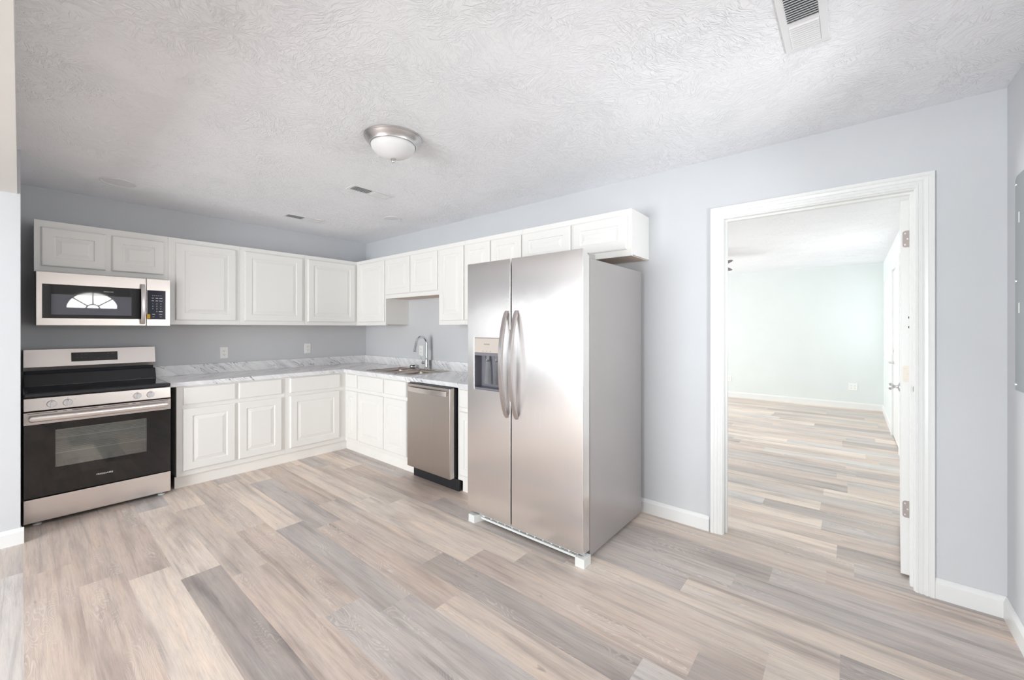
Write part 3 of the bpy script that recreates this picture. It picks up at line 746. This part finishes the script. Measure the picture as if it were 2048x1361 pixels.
# ------------------------------------------------------------------ sockets
def outlet(F, u, v, label, group='white duplex wall sockets', w0=0.0, gang=1):
    r = thing('wall_socket', label, 'socket', F(u, v, w0), group)
    b = MB(); pw, ph = 0.035 if gang == 1 else 0.058, 0.0575; u0 = u
    b.rings([[F(u - pw + d, v - ph + d, w_), F(u + pw - d, v - ph + d, w_), F(u + pw - d, v + ph - d, w_), F(u - pw + d, v + ph - d, w_)] for d, w_ in ((0, w0 + 0.0004), (0, w0 + 0.003), (0.003, w0 + 0.0055))])
    b.build('cover_plate', M['white'], r)
    for s, u in [(s, u0 + g) for s in (-1, 1) for g in ((0,) if gang == 1 else (-0.023, 0.023))]:
        b = MB(); zc = v + s * 0.0195
        pts = []
        for k in range(20):
            a = 2 * math.pi * k / 20; pts.append((u + 0.017 * math.cos(a), zc + max(-0.0125, min(0.0125, 0.0165 * math.sin(a)))))
        b.prism(pts, lambda x, z: F(x, z, w0 + 0.005), lambda x, z: F(x, z, w0 + 0.0072)); rc = b.build('receptacle', M['white'], r)
        b = MB()
        for du in (-0.0062, 0.0062):
            p, q_ = F(u + du - 0.0012, zc - 0.002, w0 + 0.0070), F(u + du + 0.0012, zc + 0.006, w0 + 0.0075); b.box(p.x, q_.x, p.y, q_.y, zc - 0.002, zc + 0.006)
        p, q_ = F(u - 0.002, 0, w0 + 0.0070), F(u + 0.002, 0, w0 + 0.0075); b.box(p.x, q_.x, p.y, q_.y, zc - 0.0095, zc - 0.0055)
        b.build('slots', M['dark'], rc)
    return r
outlet(FA, -1.577, 1.086, 'white wall socket on the back wall nearer the range')
outlet(FA, -0.747, 1.100, 'white wall socket on the back wall nearer the room corner')
outlet(FB, 1.158, 1.080, 'white wall socket behind the chrome tap')
FFB = lambda u, v, w_: Vector((FX - w_, -u, v))
outlet(FFB, 4.925, 0.358, 'wide double white wall socket low in the far room, nearer the glazed door', gang=2)
outlet(FFB, 3.075, 0.352, 'white wall socket low in the far room, beside the left door casing')

# ------------------------------------------------------------------ range
SXL, SXR, SF = -2.886, -2.124, -0.68
rg = thing('electric_range', 'freestanding stainless electric range with black glass oven door', 'range', ((SXL + SXR) / 2, -0.33, 0))
MB().grid([SXL, SXL + 0.10, SXR - 0.10, SXR], [0.03, 0.30, 0.70, 0.868], lambda i, j: True, lambda u, v, k: Vector((u, -0.03 if k else -0.12, v))).build('back_panel', M['black'], rg)
b = MB(); b.box(SXL, SXL + 0.05, SF + 0.055, -0.121, 0.03, 0.868); b.box(SXR - 0.05, SXR, SF + 0.055, -0.121, 0.03, 0.868)
b.box(SXL + 0.0505, SXR - 0.0505, SF + 0.055, -0.121, 0.70, 0.868); b.box(SXL + 0.0505, SXR - 0.0505, SF + 0.055, -0.121, 0.03, 0.30)
b.build('body', M['black'], rg)
b = MB(); OX0, OX1, OZ0, OZ1 = -2.744, -2.270, 0.376, 0.635
b.box(SXL + 0.051, SXR - 0.051, -0.16, -0.122, 0.301, 0.699); b.build('oven_cavity', M['ovencav'], rg)
for zc in (0.455, 0.56):
    b = MB()
    b.tube([(SXL + 0.055, -0.60, zc), (SXR - 0.055, -0.60, zc)], 0.004, 8); b.tube([(SXL + 0.055, -0.20, zc), (SXR - 0.055, -0.20, zc)], 0.004, 8)
    for k in range(1, 6): b.tube([(SXL + 0.055, -0.60 + k * 0.0667, zc), (SXR - 0.055, -0.60 + k * 0.0667, zc)], 0.0018, 6)
    for x in (SXL + 0.055, SXR - 0.055): b.tube([(x, -0.60, zc), (x, -0.20, zc)], 0.003, 6)
    b.build('oven_rack', M['rack'], rg, smooth=True)
# cooktop
b = MB(); b.box(SXL, SXR, SF + 0.005, -0.135, 0.869, 0.893); b.build('cooktop_frame', M['black'], rg, bev=0.005, seg=3)
MB().box(SXL + 0.016, SXR - 0.016, SF + 0.045, -0.15, 0.8932, 0.8945).build('cooktop_glass', M['cookglass'], rg, bev=0.0004)
# backguard
b = MB(); b.prism([(-0.030, 0.870), (-0.155, 0.870), (-0.155, 0.897), (-0.118, 0.984), (-0.030, 0.984)], lambda y, z: Vector((SXL + 0.004, y, z)), lambda y, z: Vector((SXR - 0.004, y, z)))
b.build('backguard_base', M['black'], rg, bev=0.003)
MB().box(SXL + 0.012, SXR - 0.012, -0.075, -0.030, 0.9845, 1.0045).build('vent_gap', M['dark'], rg)
b = MB(); b.prism([(-0.030, 1.005), (-0.096, 1.005), (-0.104, 1.036), (-0.076, 1.172), (-0.030, 1.172)], lambda y, z: Vector((SXL, y, z)), lambda y, z: Vector((SXR, y, z)))
bgp = b.build('control_console', M['steel'], rg, bev=0.003)
tl = 0.028 / 0.136
def con(x, z, w_): return Vector((x, -0.104 + (z - 1.036) * tl - w_, z))
b = MB(); x0_, x1_, z0_, z1_ = -2.638, -2.369, 1.068, 1.139
b.rings([[con(x0_, z0_, k), con(x1_, z0_, k), con(x1_, z1_, k), con(x0_, z1_, k)] for k in (-0.002, 0.0015)])
dp = b.build('display', M['blackglass'], bgp)
for (xx, zz, ww) in [(-2.612, 1.120, .012), (-2.587, 1.120, .012), (-2.562, 1.120, .012), (-2.612, 1.098, .012), (-2.587, 1.098, .012), (-2.562, 1.098, .012), (-2.51, 1.10, .008), (-2.49, 1.088, .008), (-2.43, 1.124, .010), (-2.408, 1.124, .018), (-2.43, 1.104, .006)]:
    b = MB(); b.rings([[con(xx, zz - .0012, k), con(xx + ww, zz - .0012, k), con(xx + ww, zz + .0012, k), con(xx, zz + .0012, k)] for k in (0.0016, 0.0019)])
    b.build('touch_mark', M['inkd'], dp)
# knob strip
b = MB(); b.prism([(SF + 0.055, 0.778), (SF, 0.778), (SF + 0.006, 0.8615), (SF + 0.055, 0.8615)], lambda y, z: Vector((SXL, y, z)), lambda y, z: Vector((SXR, y, z)))
cp = b.build('knob_panel', M['steelm'], rg, bev=0.002)
for (kx_, kz_) in ((-2.761, 0.816), (-2.686, 0.816), (-2.324, 0.816), (-2.247, 0.816)):
    b = MB(); c_ = (kx_, SF + 0.003, kz_)
    b.lathe([(0.024, 0), (0.024, 0.004), (0.022, 0.012), (0.021, 0.016), (0.0, 0.0162)], c_, (0, -1, 0), 30)
    b.hexa([(kx_ + sx_ * (0.0055 if yy == 0 else 0.0045), SF + 0.003 - (0.0155 if yy == 0 else 0.028), kz_ + sz_ * 0.0215) for sx_ in (-1, 1) for yy in (0, 1) for sz_ in (-1, 1)])
    kb = b.build('control_knob', M['nickel'], rg, smooth=True)
    MB().box(kx_ - 0.001, kx_ + 0.001, SF - 0.0255, SF - 0.0248, kz_ + 0.011, kz_ + 0.021).build('pointer_mark', M['blackp'], kb)
    s_ = -1 if kx_ in (-2.761, -2.324) else 1
    b = MB(); b.box(kx_ + s_ * 0.034 - 0.004, kx_ + s_ * 0.034 + 0.004, SF + 0.002, SF + 0.0035, kz_ + 0.018, kz_ + 0.0195); b.build('dial_mark', M['inkd'], cp)
    b = MB(); b.box(kx_ - 0.001, kx_ + 0.001, SF + 0.003, SF + 0.0045, kz_ + 0.028, kz_ + 0.033)
    b.build('dial_mark', M['inkd'], cp)
# oven door
DB, DTp = 0.192, 0.771
od = MB().grid([SXL, OX0, OX1, SXR], [DB, OZ0, OZ1, 0.684], lambda i, j: not (i == 1 and j == 1), lambda u, v, k: Vector((u, SF if k == 0 else SF + 0.05, v))).build('oven_door', M['blackglass'], rg, bev=0.002)
MB().box(OX0, OX1, SF + 0.0015, SF + 0.005, OZ0, OZ1).build('oven_window', M['ovenglass'], od)
b = MB(); b.prism([(SF + 0.05, 0.6845), (SF - 0.001, 0.6845), (SF - 0.001, DTp - 0.004), (SF + 0.006, DTp), (SF + 0.05, DTp)], lambda y, z: Vector((SXL, y, z)), lambda y, z: Vector((SXR, y, z)))
tr = b.build('door_top_rail', M['steelm'], od, bev=0.0015)
b = MB()
for (a, c) in ((-2.868, -2.735), (-2.71, -2.69), (-2.665, -2.535), (-2.51, -2.375), (-2.352, -2.334), (-2.31, -2.14)): b.box(a, c, SF - 0.0016, SF - 0.0008, 0.7585, 0.7620)
b.build('vent_slot', M['dark'], tr)
hd = MB(); n_ = 24; rr = []
xh0, xh1 = SXL + 0.022, SXR - 0.022
for k in range(n_ + 1):
    s_ = (0, .004, .010, .02)[k] if k < 4 else (1 - (0, .004, .010, .02)[n_ - k] if n_ - k < 4 else k / n_); x = xh0 + (xh1 - xh0) * s_
    ed = min(1, min(s_, 1 - s_) / 0.02); ed = math.sqrt(max(0.0, 1 - (1 - ed) ** 2)); hh = 0.009 + 0.010 * ed
    yo_ = SF - 0.030 - 0.010 * math.sin(math.pi * s_)
    rr.append([Vector((x, yo_ + 0.007 * math.cos(a), 0.726 + hh * math.sin(a))) for a in [2 * math.pi * q_ / 16 for q_ in range(16)]])
hd.rings(rr)
for x in (xh0 + 0.02, xh1 - 0.02): hd.box(x - 0.012, x + 0.012, SF - 0.024, SF - 0.0012, 0.716, 0.736)
hd.build('oven_handle', M['steel'], od, smooth=True)
text('brand_lettering', 'FRIGIDAIRE', 0.0155, (-2.502, SF - 0.0006, 0.271), ROTA, M['ink'], od, sx=1.12)
# drawer and feet
b = MB(); b.box(SXL, SXR, SF, SF + 0.045, 0.026, 0.184); b.build('storage_drawer', M['steel'], rg, bev=0.003)
for (x, y) in ((SXL + 0.06, SF + 0.05), (SXR - 0.05, SF + 0.05), (SXL + 0.06, -0.10), (SXR - 0.05, -0.10)):
    MB().lathe([(0.022, 0.0), (0.022, 0.008), (0.010, 0.012), (0.008, 0.031)], (x, y, 0), n=18).build('leveling_foot', M['fplastic'], rg, smooth=True)

# ------------------------------------------------------------------ microwave
MX0, MX1, MZ0, MZ1, MF = -2.828, -2.076, 1.356, 1.7505, -0.40
mw = thing('microwave', 'stainless over the range microwave reflecting a half round window', 'microwave', ((MX0 + MX1) / 2, -0.2, MZ0))
MB().box(MX0 + 0.003, MX1 - 0.003, MF + 0.032, -0.002, MZ0, MZ1).build('casing', M['blackp'], mw, bev=0.003)
XD = -2.2315
GX0, GX1, GZ0, GZ1 = -2.797, -2.258, 1.411, 1.657
dm = MB().grid([MX0, GX0, GX1, XD], [MZ0 - 0.001, GZ0, GZ1, MZ1 - 0.003], lambda i, j: not (i == 1 and j == 1), lambda u, v, k: Vector((u, MF if k == 0 else MF + 0.03, v))).build('door', M['steelm'], mw, bev=0.003)
MB().box(GX0, GX1, MF + 0.001, MF + 0.02, GZ0, GZ1).build('black_glass_panel', M['blackglass'], dm)
MB().box(-2.755, -2.321, MF - 0.0002, MF + 0.0009, 1.436, 1.586).build('window_screen', M['mwgrey'], dm)
text('brand_lettering', 'FRIGIDAIRE', 0.0105, (-2.454, MF + 0.0006, 1.6205), ROTA, M['ink'], dm, sx=1.05)
hd = MB(); rr = []; n_ = 18
for k in range(n_ + 1):
    s_ = k / n_; z = 1.368 + (1.698 - 1.368) * s_; yo_ = MF - 0.012 - 0.030 * math.sin(math.pi * s_) ** 0.55
    rr.append([Vector((-2.255 + 0.0125 * ca, yo_ + 0.006 * sa, z)) for ca, sa in ((-1, -.8), (-.7, -1), (.7, -1), (1, -.8), (1, .8), (.7, 1), (-.7, 1), (-1, .8))])
hd.rings(rr)
for z in (1.376, 1.690): hd.box(-2.265, -2.245, MF - 0.018, MF - 0.0003, z - 0.007, z + 0.007)
hd.build('handle', M['handle'], dm, smooth=True)
cpn = MB().box(XD + 0.0025, MX1, MF, MF + 0.031, MZ0 - 0.001, MZ1 - 0.003).build('control_side', M['steelm'], mw, bev=0.002)
kp = MB().box(-2.2255, -2.107, MF - 0.0012, MF + 0.0005, 1.409, 1.652).build('keypad', M['navy'], cpn, bev=0.001)
def mk(x, z, ww, hh=0.0035): MB().box(x - ww / 2, x + ww / 2, MF - 0.0018, MF - 0.00125, z - hh / 2, z + hh / 2).build('button_legend', M['ink'], kp)
for k in range(5): mk(-2.190 + k * 0.013, 1.6075, 0.009, 0.002)
for zz in (1.587, 1.565):
    for (xx, ww) in ((-2.190, .014), (-2.164, .016), (-2.138, .020)): mk(xx, zz, ww)
for r_, row in enumerate((('1', '2', '3'), ('4', '5', '6'), ('7', '8', '9'))):
    for c_, ch in enumerate(row): text('key_digit', ch, 0.013, (-2.190 + c_ * 0.026, MF - 0.0014, 1.540 - r_ * 0.0215), ROTA, M['ink'], kp, 0.0002)
text('key_digit', '0', 0.013, (-2.164, MF - 0.0014, 1.4755), ROTA, M['ink'], kp, 0.0002)
mk(-2.139, 1.4755, 0.024, 0.0045); mk(-2.185, 1.452, 0.018); mk(-2.139, 1.452, 0.020); mk(-2.185, 1.430, 0.014, .002); mk(-2.139, 1.430, 0.014, .002)
MB().box(-2.2272, -2.2068, MF - 0.0022, MF - 0.00125, 1.415, 1.452).build('yellow_sticker', M['yellow'], kp)

# ------------------------------------------------------------------ dishwasher
DXF, DYL, DYR = -0.692, -1.850, -2.418
dw = thing('dishwasher', 'stainless dishwasher standing slightly proud of the white cabinets', 'dishwasher', (-0.35, (DYL + DYR) / 2, 0))
MB().box(-0.632, -0.06, DYR + 0.006, DYL + 0.005, 0.112, 0.838).build('tub', M['blackp'], dw)
b = MB(); b.box(DXF, DXF + 0.048, DYR, DYL, 0.112, 0.846); dd = b.build('door', M['steeld'], dw, bev=0.004)
MB().box(DXF + 0.003, DXF + 0.050, DYR + 0.003, DYL - 0.003, 0.8462, 0.8492).build('door_top_edge', M['blackp'], dd)
b = MB(); rr = []; n_ = 20
for k in range(n_ + 1):
    s_ = k / n_; y = DYL - 0.030 + (DYR + 0.030 - DYL + 0.030) * s_
    w_ = 0.010 + 0.020 * math.sin(math.pi * s_) ** 0.7
    rr.append([Vector((DXF - w_ + 0.006 * a, y, 0.800 + 0.021 * c)) for a, c in ((-1, -.9), (-1, .9), (-.6, 1), (.6, 1), (1, .9), (1, -.9), (.6, -1), (-.6, -1))])
b.rings(rr)
for y in (DYL - 0.036, DYR + 0.036): b.box(DXF - 0.010, DXF + 0.0005, y - 0.006, y + 0.006, 0.787, 0.813)
b.build('handle', M['steel'], dd, smooth=True)
b = MB(); b.box(-0.612, -0.592, -2.436, -1.838, 0.0, 0.097); b.box(-0.592, -0.585, -2.436, -2.430, 0.0, 0.097); b.box(-0.592, -0.58, -2.42, -1.85, 0.05, 0.111)
b.build('kick_plate', M['blackp'], dw, bev=0.001)
b = MB(); b.box(-0.631, -0.60, -1.955, -1.93, 0.8385, 0.848); b.build('mounting_bracket', M['blackp'], dw)

# ------------------------------------------------------------------ fridge
RXF, RXB, RY0, RY1 = -0.888, -0.064, -2.822, -3.745
fr_ = thing('refrigerator', 'tall stainless side by side refrigerator with ice and water dispenser', 'refrigerator', ((RXF + RXB) / 2, (RY0 + RY1) / 2, 0))
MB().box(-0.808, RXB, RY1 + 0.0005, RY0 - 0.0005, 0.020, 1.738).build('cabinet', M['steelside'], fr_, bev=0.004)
MB().box(-0.814, -0.8085, RY1 + 0.012, RY0 - 0.012, 0.065, 1.735).build('door_gasket', M['dark'], fr_)
SPL = -3.2195; XB = -0.8145
def door_prof(y): return None
DYa, DYb, DVa, DVb = -2.889, -3.128, 0.917, 1.268
def fdoor(ya, yb, hole):
    us = [yb, ya] if not hole else [yb, DYb, DYa, ya]
    vs = [0.060, 1.784] if not hole else [0.060, DVa, DVb, 1.784]
    return MB().grid(us, vs, lambda i, j: not (hole and i == 1 and j == 1), lambda u, v, k: Vector((RXF if k == 0 else XB, u, v if (k == 0 or v < 1.7) else 1.752)))
fl = fdoor(RY0, SPL + 0.0045, True).build('freezer_door', M['steelf'], fr_, bev=0.003, seg=3)
frd = fdoor(SPL - 0.0045, RY1, False).build('fridge_door', M['steelf'], fr_, bev=0.003, seg=3)
def fhandle(y, z0, z1, par):
    b = MB(); rr = []; n_ = 28
    for k in range(n_ + 1):
        s_ = k / n_; z = z0 + (z1 - z0) * s_
        w_ = 0.004 + 0.066 * (1 - (2 * s_ - 1) ** 2) ** 0.85
        en = min(1.0, min(s_, 1 - s_) / 0.02); hw = 0.0150 * (0.6 + 0.4 * en)
        x = RXF - w_
        rr.append([Vector((x + a * 0.0095, y + c * hw, z)) for a, c in ((1, -1), (-.6, -1), (-1, -.75), (-1, .75), (-.6, 1), (1, 1))])
    b.rings(rr); return b.build('door_handle', M['handle'], par, smooth=True)
fhandle(-3.188, 0.757, 1.448, fl); fhandle(-3.270, 0.757, 1.448, frd)
# dispenser
ds = MB().box(RXF + 0.0015, RXF + 0.03, DYb, DYa, 1.168, DVb - 0.001).build('dispenser_panel', M['disppanel'], fl, bev=0.001)
text('brand_lettering', 'FRIGIDAIRE', 0.0105, (RXF + 0.0012, -3.005, 1.226), ROTB, M['inkd'], ds)
for y in (-2.970, -3.005, -3.04):
    MB().box(RXF + 0.0009, RXF + 0.0014, y - 0.006, y + 0.006, 1.1785, 1.1805).build('touch_mark', M['inkd'], ds)
b = MB(); RD = RXF + 0.072
b.box(RD - 0.003, RD, DYb, DYa, DVa, 1.167); b.box(RXF + 0.002, RD - 0.0031, DYa - 0.003, DYa, DVa, 1.167); b.box(RXF + 0.002, RD - 0.0031, DYb, DYb + 0.003, DVa, 1.167)
b.box(RXF + 0.002, RD - 0.0031, DYb + 0.0031, DYa - 0.0031, DVa, DVa + 0.004); b.box(RXF + 0.002, RD - 0.0031, DYb + 0.0031, DYa - 0.0031, 1.148, 1.167)
b.build('dispenser_recess', M['dispgrey'], fl)
for y in (-2.972, -3.060):
    b = MB(); b.hexa([(xx, y + sy * ww, zz) for xx, dx in ((RXF + 0.048, 0), (RXF + 0.055, 1)) for sy in (-1, 1) for zz, ww in ((0.950, 0.033), (1.120, 0.019))])
    b.tube([(RXF + 0.045, y, 1.148), (RXF + 0.045, y, 1.120), (RXF + 0.04, y, 1.108)], [0.016, 0.014, 0.010], 14)
    b.build('dispenser_paddle', M['clearp'], fl, smooth=False)
b = MB(); b.box(RXF - 0.003, RXF + 0.068, DYb + 0.004, DYa - 0.004, DVa + 0.0045, DVa + 0.012); b.build('drip_tray', M['dispgrey'], fl, bev=0.002)
# hinge covers, grille, front feet
for (ya, yb) in ((RY1 + 0.015, RY1 + 0.075), (RY0 - 0.075, RY0 - 0.015)):
    MB().box(-0.800, -0.715, ya, yb, 1.7385, 1.772).build('hinge_cover', M['steelside'], fr_, bev=0.004)
b = MB(); b.grid([-3.71, *[-3.695 + i * 0.0615 + d for i in range(12) for d in (0.004, 0.0575)], -2.91], [0.020, 0.034, 0.040, 0.0435, 0.0495, 0.055],
                 lambda i, j: not (i % 2 == 1 and j in (1, 3)), lambda u, v, k: Vector((-0.858 if k == 0 else -0.85, u, v)))
b.box(-0.868, -0.8585, -3.71, -2.91, 0.020, 0.0335)
b.build('toe_grille', M['fplastic'], fr_)
MB().box(-0.849, -0.812, -3.70, -2.92, 0.021, 0.055).build('grille_backing', M['dark'], fr_)
for (ya, yb, xf) in ((-2.916, -2.862, -0.918), (-3.765, -3.706, -0.911)):
    MB().hexa([(xf, ya, 0.0), (xf, ya, 0.052), (xf, yb, 0.0), (xf, yb, 0.052), (-0.835, ya - (0.03 if ya > -3 else 0), 0.0), (-0.835, ya - (0.03 if ya > -3 else 0), 0.052), (-0.835, yb, 0.0), (-0.835, yb, 0.052)]).build('front_foot', M['fplastic'], fr_, bev=0.002)
    c_ = ((xf + 0.05), (ya + yb) / 2, 0.0525)
    MB().lathe([(0.010, 0), (0.010, 0.007)], c_, n=14).build('door_hinge_pin', M['chrome'], fr_)
for y in (-2.90, -3.66): MB().lathe([(0.02, 0), (0.02, 0.0205)], (-0.15, y, 0), n=14).build('rear_roller', M['blackp'], fr_)

# ------------------------------------------------------------------ ceiling things
lt = thing('ceiling_light', 'flush brushed nickel ceiling light with frosted dome and finial', 'light', (-1.512, -2.848, H))
c_ = (-1.512, -2.848, H)
MB().lathe([(0.164, -0.0005), (0.164, -0.005), (0.159, -0.010), (0.160, -0.014), (0.156, -0.019), (0.146, -0.030), (0.136, -0.040), (0.134, -0.046), (0.130, -0.048), (0.127, -0.045), (0.127, -0.010)], c_, n=64).build('trim_ring', M['nickel'], lt, smooth=True)
pr_ = [(0.126, -0.042)] + [(0.126 * math.cos(R(a)) ** 1.25, -0.042 - 0.079 * math.sin(R(a))) for a in range(6, 90, 6)] + [(0.004, -0.121)]
MB().lathe(pr_, c_, n=56).build('glass_dome', M['frost'], lt, smooth=True)
MB().lathe([(0.004, -0.119), (0.014, -0.1215), (0.015, -0.126), (0.009, -0.131), (0.011, -0.136), (0.008, -0.142), (0.0, -0.145)], c_, n=22).build('finial', M['nickel'], lt, smooth=True)

def register(x0, x1, yc, label):
    hw = 0.069; fw = 0.024; z = H
    r = thing('ceiling_register', label, 'vent', ((x0 + x1) / 2, yc, H), 'white ceiling air registers')
    xm = (x0 + x1) / 2; L_ = x1 - x0
    b = MB(); y0, y1 = yc - hw, yc + hw
    b.grid([x0, x0 + fw, xm - 0.008, xm + 0.008, x1 - fw, x1], [y0, y0 + fw, y1 - fw, y1], lambda i, j: not (i in (1, 3) and j == 1), lambda u, v, k: Vector((u, v, z - 0.0005 if k == 0 else z - 0.006)))
    b.build('frame', M['vent'], r, bev=0.002)
    MB().box(x0 + fw - 0.002, x1 - fw + 0.002, y0 + fw - 0.002, y1 - fw + 0.002, z - 0.0016, z - 0.0004).build('duct_opening', M['dark'], r)
    for (a, c, s) in ((x0 + fw, xm - 0.008, 1), (xm + 0.008, x1 - fw, -1)):
        b = MB(); n_ = 11; st_ = (c - a) / n_
        for k in range(n_):
            xx = a + st_ * (k + 0.5); h_ = 0.0042 if s > 0 else 0.0036; ln = 0.0030 if s > 0 else 0.0048
            # blade leaning along x by s
            b.hexa([(xx + s * ln * (1 if zz else -1) + tt, yy, z - 0.0020 - (0 if zz else 2 * h_)) for tt in (-0.0011, 0.0011) for yy in (y0 + fw, y1 - fw) for zz in (0, 1)])
        b.build('louvres', M['vent'], r)
    for x in (x0 + 0.012, x1 - 0.012): MB().lathe([(0.005, 0), (0.004, 0.002), (0, 0.0025)], (x, yc, z - 0.006), (0, 0, -1), 12).build('screw', M['vent'], r)
    return r
register(-1.290, -0.932, -4.767, 'white ceiling register nearest the camera, above the doorway side')
register(-1.262, -0.900, -1.900, 'white ceiling register midway between the ceiling light and sink corner')
register(-1.262, -0.900, -0.672, 'white ceiling register close to the back wall cabinets')
def cover(x, y, rad, label):
    r = thing('ceiling_cover_plate', label, 'ceiling cover', (x, y, H), 'round ceiling cover plates')
    MB().lathe([(rad, -0.0004), (rad, -0.003), (rad - 0.004, -0.006), (rad - 0.009, -0.006), (rad - 0.012, -0.0035)], (x, y, H), n=48).build('rim', M['vent'], r, smooth=True)
    MB().lathe([(rad - 0.0125, -0.0015), (rad - 0.0125, -0.0034), (0, -0.0036)], (x, y, H), n=48).build('disc', M['vent'], r)
cover(-2.423, -0.632, 0.105, 'round flush ceiling cover above the microwave')
cover(-0.505, -1.345, 0.085, 'round flush ceiling cover in the corner above the sink')

# ------------------------------------------------------------------ electric panel on the front wall
ep = thing('breaker_box', 'grey metal breaker panel door with rounded corner at the right picture edge', 'electric panel', (-0.36, -LB, 1.07))
x0_, x1_, z0_, z1_ = -0.545, -0.176, 1.070, 1.982; rr_ = 0.03
pts = []
for (cx_, cz_, a0) in ((x1_ - rr_, z1_ - rr_, 0), (x0_ + rr_, z1_ - rr_, 90), (x0_ + 0.006, z0_ + 0.006, 180), (x1_ - 0.006, z0_ + 0.006, 270)):
    q_ = rr_ if a0 < 180 else 0.006
    for k in range(7): a = R(a0 + 15 * k); pts.append((cx_ + q_ * math.cos(a), cz_ + q_ * math.sin(a)))
MB().prism(pts, lambda x, z: Vector((x, -LB + 0.0006, z)), lambda x, z: Vector((x, -LB + 0.012, z))).build('panel_door', M['panelgrey'], ep, bev=0.002)
for (x, z) in ((-0.192, 1.945), (-0.192, 1.535), (-0.192, 1.095)):
    MB().lathe([(0.007, 0), (0.006, 0.003), (0.002, 0.005)], (x, -LB + 0.012, z), (0, 1, 0), 14).build('screw', M['chrome'], ep, smooth=True)
for z in (1.80, 1.42): MB().box(-0.238, -0.228, -LB + 0.0121, -LB + 0.0135, z - 0.022, z + 0.022).build('hinge_mark', M['white'], ep)

# ------------------------------------------------------------------ far-room ceiling fan
fc = Vector((3.375, -3.098, HF))
fn = thing('ceiling_fan', 'ceiling fan in the far room, two taupe blade tips past the casing', 'fan', fc)
MB().lathe([(0.065, -0.0005), (0.065, -0.03), (0.02, -0.05)], fc, n=28).build('canopy', M['nickel'], fn, smooth=True)
MB().lathe([(0.012, -0.045), (0.012, -0.115)], fc, n=14).build('downrod', M['nickel'], fn)
MB().lathe([(0.03, -0.11), (0.10, -0.13), (0.11, -0.17), (0.10, -0.215), (0.04, -0.235)], fc, n=32).build('motor_housing', M['nickel'], fn, smooth=True)
MB().lathe([(0.05, -0.236), (0.075, -0.245), (0.07, -0.29), (0.04, -0.32), (0, -0.33)], fc, n=28).build('light_bowl', M['frost'], fn, smooth=True)
for k in range(5):
    a = R(-114.1 + 72 * k); ca, sa = math.cos(a), math.sin(a)
    def P(l, t, z): return Vector((fc.x + ca * l - sa * t, fc.y + sa * l + ca * t, fc.z + z))
    b = MB(); out = [(0.18, -0.05), (0.30, -0.062), (0.58, -0.07), (0.63, -0.045), (0.645, 0.0), (0.63, 0.045), (0.58, 0.07), (0.30, 0.062), (0.18, 0.05)]
    b.prism(out, lambda l, t: P(l, t, -0.180 + t * 0.5), lambda l, t: P(l, t, -0.174 + t * 0.5))
    bl = b.build('blade', M['fanblade'], fn)
    b = MB(); b.hexa([P(l, t, z) for l in (0.09, 0.22) for t in (-0.018, 0.018) for z in (-0.198, -0.192)]); b.build('blade_iron', M['nickel'], bl)
